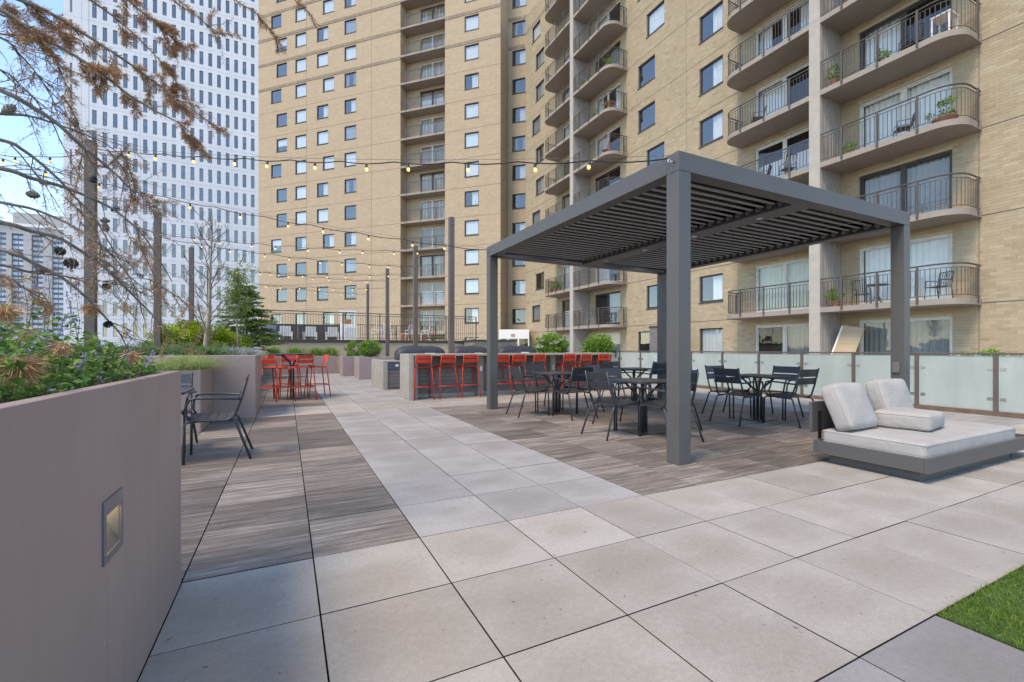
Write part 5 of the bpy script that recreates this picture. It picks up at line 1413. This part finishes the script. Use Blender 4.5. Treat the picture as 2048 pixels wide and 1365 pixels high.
for x, y, Z, r, ax in ((18, 220, 1.8, .020, (.5, .2, .8)), (150, 246, 2.2, .016, (0, 0, 1)), (66, 390, 1.9, .018, (1, -.4, -.2)), (30, 506, 1.8, .018, (1, -.3, -.2)), (212, 455, 2.3, .016, (.3, 0, -1)), (88, 366, 2.0, .013, (1, -.3, -.1)),
                       (195, 92, 2.4, .012, (.2, 0, -1)), (75, 70, 2.1, .016, (.8, .2, -.6)), (20, 20, 2.0, .015, (.7, 0, -.6)), (210, 442, 2.3, .014, (.9, 0, .1)), (225, 547, 2.3, .014, (1, 0, 0)), (85, 540, 1.9, .016, (1, -.3, -.2))):
    cone_shut(dep(x, y, Z)-C0, r, ax)

# ---- feather grass in the low bay planter and beyond
fg = thing('feather_grass', 'soft pale green feather grass drooping over the low bay planter', 'plant', (-1.6, 5.2, .82))
n = 8000; P = np.stack([-1.24-1.7*RNG.random(n)**1.4, RNG.uniform(4.92, 6.05, n), np.zeros(n)], 1)-np.array([-1.6, 5.2, 0])
hv = np.array([.55+.9*max(0, noise.noise(Vector((p[0]*2.6, p[1]*2.6, 3.1)))+.45) for p in P])
parts = [blades(P, RNG.uniform(.42, .8, n)*hv, .0055, RNG.uniform(.2, .75, n), RNG.random(n), 6, 1.6)]
mesh_leaves('blades', M['fgrass'], parts, fg, kind='stuff')
fg = thing('feather_grass', 'soft feather grass growing behind the catmint along the near planter end', 'plant', (-2.2, -.4, 1.0))
n = 2600; P = np.stack([RNG.uniform(-.6, 1.35, n), RNG.uniform(-.1, .36, n), np.zeros(n)], 1)
mesh_leaves('blades', M['fgrass'], [blades(P, RNG.uniform(.25, .5, n), .004, RNG.uniform(.08, .3, n), RNG.random(n), 5, 1.3)], fg, kind='stuff')

# ---- spreading junipers
def juniper(x, y, z, rx, ry, h_, label, n=5200, mat='juniper'):
    t_ = thing('juniper', label, 'shrub', (x, y, z), 0, 'spreading evergreens in the planter bed'); parts = []; g = MB()
    for i in range(70):
        a = random.uniform(0, 2*math.pi); u = random.random()**.6; tip = Vector((math.cos(a)*rx*u, math.sin(a)*ry*u, h_*random.uniform(.35, 1)*(1.15-u*.6)))
        p0 = Vector((random.gauss(0, .1)*rx, random.gauss(0, .1)*ry, 0)); c = curve([p0, p0.lerp(tip, .5)+Vector((0, 0, h_*.2)), tip], 4)
        if i < 24: g.tube(c, [.006*(1-.8*k/(len(c)-1)) for k in range(len(c))], 4, False)
        m_ = n//70; idx = RNG.integers(2, len(c)-1, m_); B = np.array([tuple(c[k]) for k in idx])+RNG.normal(0, .028, (m_, 3))
        td = np.array((c[-1]-c[-3]).normalized()); D = td+RNG.normal(0, .55, (m_, 3))+np.array([0, 0, .35])
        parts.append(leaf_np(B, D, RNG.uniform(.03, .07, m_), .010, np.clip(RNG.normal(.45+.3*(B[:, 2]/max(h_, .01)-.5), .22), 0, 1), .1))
    mesh_leaves('foliage', M[mat], parts, t_); g.build('stems', M['bark'], t_)
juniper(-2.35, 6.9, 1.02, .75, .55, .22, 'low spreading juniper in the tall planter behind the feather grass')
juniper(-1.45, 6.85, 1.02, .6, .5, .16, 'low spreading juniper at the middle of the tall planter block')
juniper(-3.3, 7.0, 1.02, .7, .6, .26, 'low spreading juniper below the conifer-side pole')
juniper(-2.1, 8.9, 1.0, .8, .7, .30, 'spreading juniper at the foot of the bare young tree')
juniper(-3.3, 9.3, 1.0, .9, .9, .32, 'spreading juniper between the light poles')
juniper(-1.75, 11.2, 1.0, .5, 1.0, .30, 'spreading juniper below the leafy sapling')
# silver foliage
sv = thing('silver_shrub', 'silvery grey mound of foliage at the planter corner by the red stools', 'plant', (-.92, 7.3, 1.0)); parts = []
n = 1500; P = np.stack([RNG.normal(0, .15, n), RNG.normal(0, .17, n), np.zeros(n)], 1)
mesh_leaves('foliage', M['silver'], [blades(P, RNG.uniform(.16, .32, n), .009, RNG.uniform(.02, .16, n), RNG.random(n), 3, .4)], sv)

# ---- leafy shrubs
def shrub(x, y, z, r, label, mat, n, nc, cr, ls_, blooms=0, group=None, name='shrub'):
    t_ = thing(name, label, 'shrub', (x, y, z), 0, group); g = MB()
    cz = r[2]*1.0
    for i in range(16):
        d = Vector((random.gauss(0, 1)*r[0]*.5, random.gauss(0, 1)*r[1]*.5, cz*random.uniform(.9, 1.5)))
        g.tube(curve([(random.gauss(0, .03), random.gauss(0, .03), -.02), d*.5+Vector((0, 0, .05)), d], 3), [.008]*4+[.006]*2+[.003], 5, False)
    g.build('stems', M['bark'], t_)
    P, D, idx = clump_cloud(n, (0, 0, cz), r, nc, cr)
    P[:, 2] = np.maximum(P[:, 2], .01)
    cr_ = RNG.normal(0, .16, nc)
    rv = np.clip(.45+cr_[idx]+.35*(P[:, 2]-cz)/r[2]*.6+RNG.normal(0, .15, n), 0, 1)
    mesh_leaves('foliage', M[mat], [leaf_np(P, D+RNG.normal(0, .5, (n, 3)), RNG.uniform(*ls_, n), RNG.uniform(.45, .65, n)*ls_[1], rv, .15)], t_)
    if blooms:
        parts = []
        for i in range(blooms):
            d = unit(RNG.normal(size=(1, 3)))[0]; d[2] = abs(d[2])*.8; c = np.array((0, 0, cz))+d*np.array(r)*1.12; m_ = 60
            B = c+RNG.normal(0, .035, (m_, 3))*np.array([1, 1, .5]); parts.append(leaf_np(B, RNG.normal(size=(m_, 3))+d, .022, .02, RNG.random(m_), .1))
        mesh_leaves('blossom', M['bloom'], parts, t_)
    return t_
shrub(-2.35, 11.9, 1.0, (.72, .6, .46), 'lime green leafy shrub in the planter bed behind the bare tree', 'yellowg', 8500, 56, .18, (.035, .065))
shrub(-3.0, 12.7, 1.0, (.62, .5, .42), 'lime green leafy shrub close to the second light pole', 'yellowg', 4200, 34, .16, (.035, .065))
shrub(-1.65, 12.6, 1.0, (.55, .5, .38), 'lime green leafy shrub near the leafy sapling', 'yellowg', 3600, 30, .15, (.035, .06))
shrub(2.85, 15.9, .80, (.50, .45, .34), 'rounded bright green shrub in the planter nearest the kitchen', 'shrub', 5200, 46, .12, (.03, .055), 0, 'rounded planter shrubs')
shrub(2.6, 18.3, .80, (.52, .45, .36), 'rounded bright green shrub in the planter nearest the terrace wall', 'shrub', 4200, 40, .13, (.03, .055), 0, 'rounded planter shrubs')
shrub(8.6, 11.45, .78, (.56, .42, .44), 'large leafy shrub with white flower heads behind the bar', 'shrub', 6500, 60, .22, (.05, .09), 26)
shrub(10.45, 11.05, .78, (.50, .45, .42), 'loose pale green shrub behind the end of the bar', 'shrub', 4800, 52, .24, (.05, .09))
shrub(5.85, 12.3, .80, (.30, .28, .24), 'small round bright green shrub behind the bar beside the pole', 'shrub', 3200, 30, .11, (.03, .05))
shrub(17.2, 2.6, 0, (.9, .8, .55), 'low weedy shrub with pale flowers beyond the glass railing', 'shrub', 2600, 30, .2, (.05, .09), 14)
for i, (x, y, d) in enumerate(((-.7, 20.8, 'green grass tuft in the back planter nearest the red stools'), (.2, 20.8, 'green grass tuft in the middle of the back planter'),
                               (1.1, 20.75, 'green grass tuft beside the planter end'), (1.75, 20.7, 'bright green tuft spilling over the back planter corner'),
                               (4.2, 21.5, 'short grass tuft at the foot of the terrace wall'), (5.2, 21.5, 'short grass tuft behind the covered grill'))):
    t_ = thing('grass_tuft', d, 'plant', (x, y, .78 if i < 4 else .0015), 0, 'grass tufts along the terrace wall'); n = 420
    P = np.stack([RNG.normal(0, .17, n), RNG.normal(0, .10, n), np.zeros(n)], 1)
    sc_ = 1.0 if i < 4 else 1.5
    mesh_leaves('blades', M['shrub'], [blades(P, RNG.uniform(.6, 1.1, n)*sc_, .016, RNG.uniform(.08, .4, n), RNG.uniform(.3, 1, n), 4, .9)], t_)

# ---- spruce
sp = thing('spruce_tree', 'dark green spruce with layered drooping branches behind the red stools', 'tree', (-1.55, 17.6, 1.0))
g = MB(); g.tube([(0, 0, -.05), (.02, .0, 1.6), (0, 0, 2.75)], [.05, .035, .01], 8); g.build('trunk', M['bark'], sp, smooth=True)
parts = []; g = MB()
for i in range(190):
    z = .12+2.5*(random.random()**1.15); R = (1.32*(1-z/2.85)**.7+.10)*random.uniform(.6, 1.12); a = random.uniform(0, 2*math.pi)
    p0 = Vector((0, 0, z)); tip = Vector((math.cos(a)*R, math.sin(a)*R, z+R*random.uniform(-.18, .22))); c = curve([p0, p0.lerp(tip, .5)+Vector((0, 0, .06*R)), tip], 5)
    g.tube(c, [.012*(1-.8*k/(len(c)-1)) for k in range(len(c))], 4, False)
    m_ = int(150*R)+30; u = RNG.random(m_)**.7; cc = np.array([tuple(q) for q in c]); idx = u*(len(c)-1.001); i0 = idx.astype(int); B = cc[i0]+(cc[i0+1]-cc[i0])*(idx-i0)[:, None]
    side = np.array((-math.sin(a), math.cos(a), 0)); B = B+side*RNG.normal(0, .13*R, m_)[:, None]*(1-.6*u)[:, None]+RNG.normal(0, .02, (m_, 3))
    td = np.array((tip-p0).normalized()); D = td*.9+side*RNG.normal(0, .7, m_)[:, None]+np.array([0, 0, .1])+RNG.normal(0, .25, (m_, 3))
    parts.append(leaf_np(B, D, RNG.uniform(.05, .11, m_), .028, np.clip(RNG.normal(.25+.5*u*random.uniform(.6, 1.2), .15), 0, 1), .1))
mesh_leaves('crown', M['spruce'], parts, sp); g.build('boughs', M['bark'], sp)

# ---- leafy sapling (birch-like)
bt = thing('leafy_sapling', 'slender pale-trunked sapling with small fresh green leaves', 'tree', (-1.42, 12.3, 1.0))
g = MB(); tr_ = curve([(0, 0, -.05), (.02, 0, .6), (-.02, .02, 1.3), (.03, 0, 2.1), (.0, .0, 2.6)], 4); g.tube(tr_, [.03*(1-.85*k/(len(tr_)-1)) for k in range(len(tr_))], 7); g.build('trunk', M['barkl'], bt, smooth=True)
g = MB(); parts = []
for i in range(38):
    z = random.uniform(1.0, 2.45); a = random.uniform(0, 2*math.pi); R = random.uniform(.2, .62)*(1.1-.25*z/2.4)
    p0 = Vector((0, 0, z)); tip = p0+Vector((math.cos(a)*R, math.sin(a)*R, R*random.uniform(.5, 1.1))); c = curve([p0, p0.lerp(tip, .5)+Vector((0, 0, -.03)), tip], 4); g.tube(c, .004, 4, False)
    m_ = 80; cc = np.array([tuple(q) for q in c]); B = cc[RNG.integers(1, len(c), m_)]+RNG.normal(0, .05, (m_, 3))
    parts.append(leaf_np(B, RNG.normal(size=(m_, 3))+np.array([0, 0, -.3]), RNG.uniform(.035, .065, m_), .032, RNG.random(m_), .15))
mesh_leaves('crown', M['birch'], parts, bt); g.build('twigs', M['barkl'], bt)
tgd = thing('tree_tag', 'small orange tag hanging in the leafy sapling', 'tag', tuple(dep(473, 598, 13)))
g = MB(); g.box(-.05, -.003, -.09, .05, .003, .05); g.build('card', pmat('tag_orange', (.55, .16, .06), .6), tgd); g = MB(); g.tube([(0, 0, .05), (.02, .02, .16)], .002, 4); g.build('string', M['cable'], tgd)

# ---- bare young tree
bt = thing('bare_tree', 'bare young tree with ascending twigs and a straight pale trunk', 'tree', (-1.78, 9.3, 1.0))
g = MB(); tr_ = curve([(0, 0, -.05), (.03, 0, .4), (.09, 0, 1.1), (.10, 0, 1.9), (.13, .02, 2.6), (.14, .02, 3.2)], 4); g.tube(tr_, [.055*(1-.8*k/(len(tr_)-1)) for k in range(len(tr_))], 8); g.build('trunk', M['barkl'], bt, smooth=True)
g = MB()
def limb(p, d, L_, r, lvl):
    pts = [p]; dd = d.normalized()
    for i in range(5): dd = (dd+Vector((random.gauss(0, .10), random.gauss(0, .10), .09))).normalized(); pts.append(pts[-1]+dd*L_/5)
    g.tube(pts, [r*(1-.13*i) for i in range(6)], 4, False)
    if lvl:
        for i in range(3 if lvl > 1 else 4):
            q = pts[random.randint(1, 4)]; limb(q, dd+Vector((random.gauss(0, .55), random.gauss(0, .55), random.gauss(.1, .3))), L_*random.uniform(.3, .55), r*.5, lvl-1)
    else:
        for q in pts[2:]: g.add([q+Vector((random.uniform(-.01, .01), random.uniform(-.01, .01), random.uniform(-.01, .01)))*1.0 for _ in range(3)], [(0, 1, 2)])
for i in range(26):
    z = .75+2.3*i/26; a = i*2.4+random.uniform(-.3, .3); j = int((z/3.2)*(len(tr_)-1)); p = Vector(tr_[min(j, len(tr_)-1)])
    limb(p, Vector((math.cos(a), math.sin(a), random.uniform(.55, .95))), random.uniform(.8, 1.25)*(1.15-.22*z), .015*(1-.2*z/3), 2)
g.build('crown', M['bark'], bt)
# small bare shrub on the terrace wall side
bs = thing('bare_shrub', 'thin bare stem beside the terrace wall behind the bar', 'plant', (4.6, 19.0, .0015))
g = MB(); g.tube([(0, 0, 0), (-.02, 0, 1.0), (-.15, 0, 1.7)], [.014, .01, .005], 6); g.tube([(-.02, 0, 1.0), (.12, 0, 1.5), (-.0, 0, 1.9)], [.009, .006, .003], 5)
g.tube([(-.15, 0, 1.7), (-.45, .1, 2.3)], [.006, .002], 5); g.tube([(.0, 0, 1.9), (.15, .1, 2.5)], [.004, .002], 5); g.build('stems', M['barkd'], bs, )

# ---- things on the balconies
def pot_plant(fi, k, sd_, u, v, label, pr=.16, ph=.26, n=220, h_=.5, mat='shrub', pm='terracotta'):
    fy = FIN[fi]; x = WX-BD+v; y = fy-sd_*(.2+u); z = FH*k+.0015
    t_ = thing('potted_plant', label, 'potted plant', (x, y, z), 0, 'plants on the balconies')
    g = MB(); g.lathe([(pr*.7, 0), (pr, ph), (pr*1.05, ph), (pr*1.05, ph-.03), (.0, ph-.035)], 14); g.build('pot', M[pm], t_, smooth=False)
    P = np.stack([RNG.normal(0, pr*.4, n), RNG.normal(0, pr*.4, n), np.full(n, ph-.03)], 1)
    Q, D, ix = clump_cloud(n, (0, 0, ph+h_*.5), (pr*1.3, pr*1.3, h_*.5), 12, .1)
    mesh_leaves('foliage', M[mat], [leaf_np(Q, D, RNG.uniform(.06, .14, n), .05, RNG.random(n), .1), blades(P[:60], RNG.uniform(.3, 1, 60)*h_, .012, RNG.uniform(.03, .2, 60), RNG.random(60), 3, .5)], t_)
bfl = lambda fi, k: 'third-floor' if k == 3 else str(k)
PLN = [(0, 3, 1, 3.45, .5, 'spiky plant in a wide terracotta bowl at the curved end of a balcony', .30, .22), (0, 4, 1, .35, .3, 'bushy plant in a pale pot beside the concrete fin', .14, .28),
       (0, 4, 1, 1.9, .25, 'small flower pot with purple bloom on a balcony edge', .09, .14), (0, 1, 1, .35, .4, 'orange pot on the lowest balcony beside the fin', .16, .24),
       (0, 3, 1, .5, .9, 'dark potted shrub on a small stand beside the ribbed partition', .12, .35),
       (1, 7, 1, 3.2, .5, 'tall leafy plant in a dark pot at the curved balcony end', .18, .3), (1, 7, 1, 1.5, .3, 'bright green balcony plant, middle of three', .12, .2), (1, 7, 1, .8, .3, 'feathery balcony plant next to the fin', .12, .2),
       (1, 6, 1, 2.2, .3, 'low leafy planter on the balcony with the cedar stand', .13, .2),
       (1, 3, -1, 2.2, .3, 'leafy plant with rusty tips on the left half balcony', .14, .25), (1, 3, -1, 1.6, .3, 'round leafy plant on the left half balcony', .13, .25),
       (1, 2, -1, 3.0, .3, 'bushy plant in a blue pot on a crowded balcony', .16, .3), (1, 2, -1, 2.4, .3, 'bushy plant in a red pot on a crowded balcony', .16, .3), (1, 2, -1, 1.8, .3, 'terracotta pot of greenery on a crowded balcony', .16, .3)]
for p in PLN: pot_plant(p[0], p[1], p[2], p[3], p[4], p[5], p[6], p[7], 260 if p[6] > .13 else 140, .55 if p[6] > .13 else .35)
BCH = [(0, 1, 1, 3.2, .75, 1.2, 'dark metal patio chair at the curved end of the lowest balcony'), (0, 1, 1, 1.0, .8, -1.4, 'dark metal patio chair by the small round balcony table'),
       (0, 3, 1, 2.3, .7, .6, 'grey patio chair behind the balcony rail on the clean glass side'), (0, 3, -1, 1.2, .6, -.5, 'dark folding chair on the balcony left of the fin'),
       (0, 3, -1, 2.3, .6, .4, 'dark folding chair beside a small balcony table'), (0, 4, -1, 2.6, .7, .8, 'dark upholstered chair at a balcony door'), (0, 4, 1, 2.5, .7, -.6, 'dark lounge chair behind an upper balcony rail'),
       (1, 5, 1, 2.9, .6, .5, 'red chair at the curved end of a balcony'), (1, 1, 1, 2.6, .7, .6, 'grey dining chair on a lower balcony'), (1, 1, 1, 1.2, .7, -1.2, 'teal lounge chair on a lower balcony')]
for fi, k, sd_, u, v, rz, d in BCH:
    fy = FIN[fi]; mt_ = M['sign_red'] if d.startswith('red') else (M['ltblue'] if 'teal' in d else M['black'])
    patio_chair(WX-BD+v, fy-sd_*(.2+u), FH*k+.0015, rz, d, mt_, 1.0, 'chairs on the balconies')
for fi, k, sd_, u, v, d in ((0, 1, 1, 1.55, .7, 'small round dark table on the lowest balcony'), (0, 3, -1, 3.1, .5, 'small round table on the balcony left of the fin'), (1, 1, 1, 3.2, .8, 'small round table on a lower balcony')):
    t_ = thing('bistro_table', d, 'table', (WX-BD+v, FIN[fi]-sd_*(.2+u), FH*k+.0015), 0, 'small balcony tables')
    g = MB(); g.lathe([(.0, .69), (.32, .69), (.32, .71), (.0, .71)], 20); g.build('table_top', M['black'], t_)
    g = MB(); g.tube([(0, 0, .12), (0, 0, .69)], .02, 8); g.build('stem', M['black'], t_)
    for q in range(3):
        a = q*2.1; g = MB(); g.tube([(0, 0, .3), (math.cos(a)*.12, math.sin(a)*.12, .22), (math.cos(a)*.25, math.sin(a)*.25, 0)], .012, 6); g.build('leg', M['black'], t_)
cs3 = thing('cedar_stand', 'orange cedar plant stand at the curved end of an upper balcony', 'stand', (WX-BD+.6, FIN[1]-3.5, FH*6+.0015))
g = MB(); g.box(-.3, -.3, .55, .3, .3, .60); g.build('top', M['wood'], cs3)
for sx in (-.25, .25):
    for sy in (-.25, .25): g = MB(); g.box(sx-.03, sy-.03, 0, sx+.03, sy+.03, .55); g.build('leg', M['wood'], cs3)
wt2 = thing('white_side_table', 'pale square side table at the curved end of an upper balcony', 'table', (WX-BD+.6, FIN[0]-3.6, FH*4+.0015))
g = MB(); g.box(-.3, -.25, .70, .3, .25, .74); g.build('top', M['white'], wt2)
for sx in (-.26, .26):
    for sy in (-.21, .21): g = MB(); g.box(sx-.02, sy-.02, 0, sx+.02, sy+.02, .70); g.build('leg', M['white'], wt2)
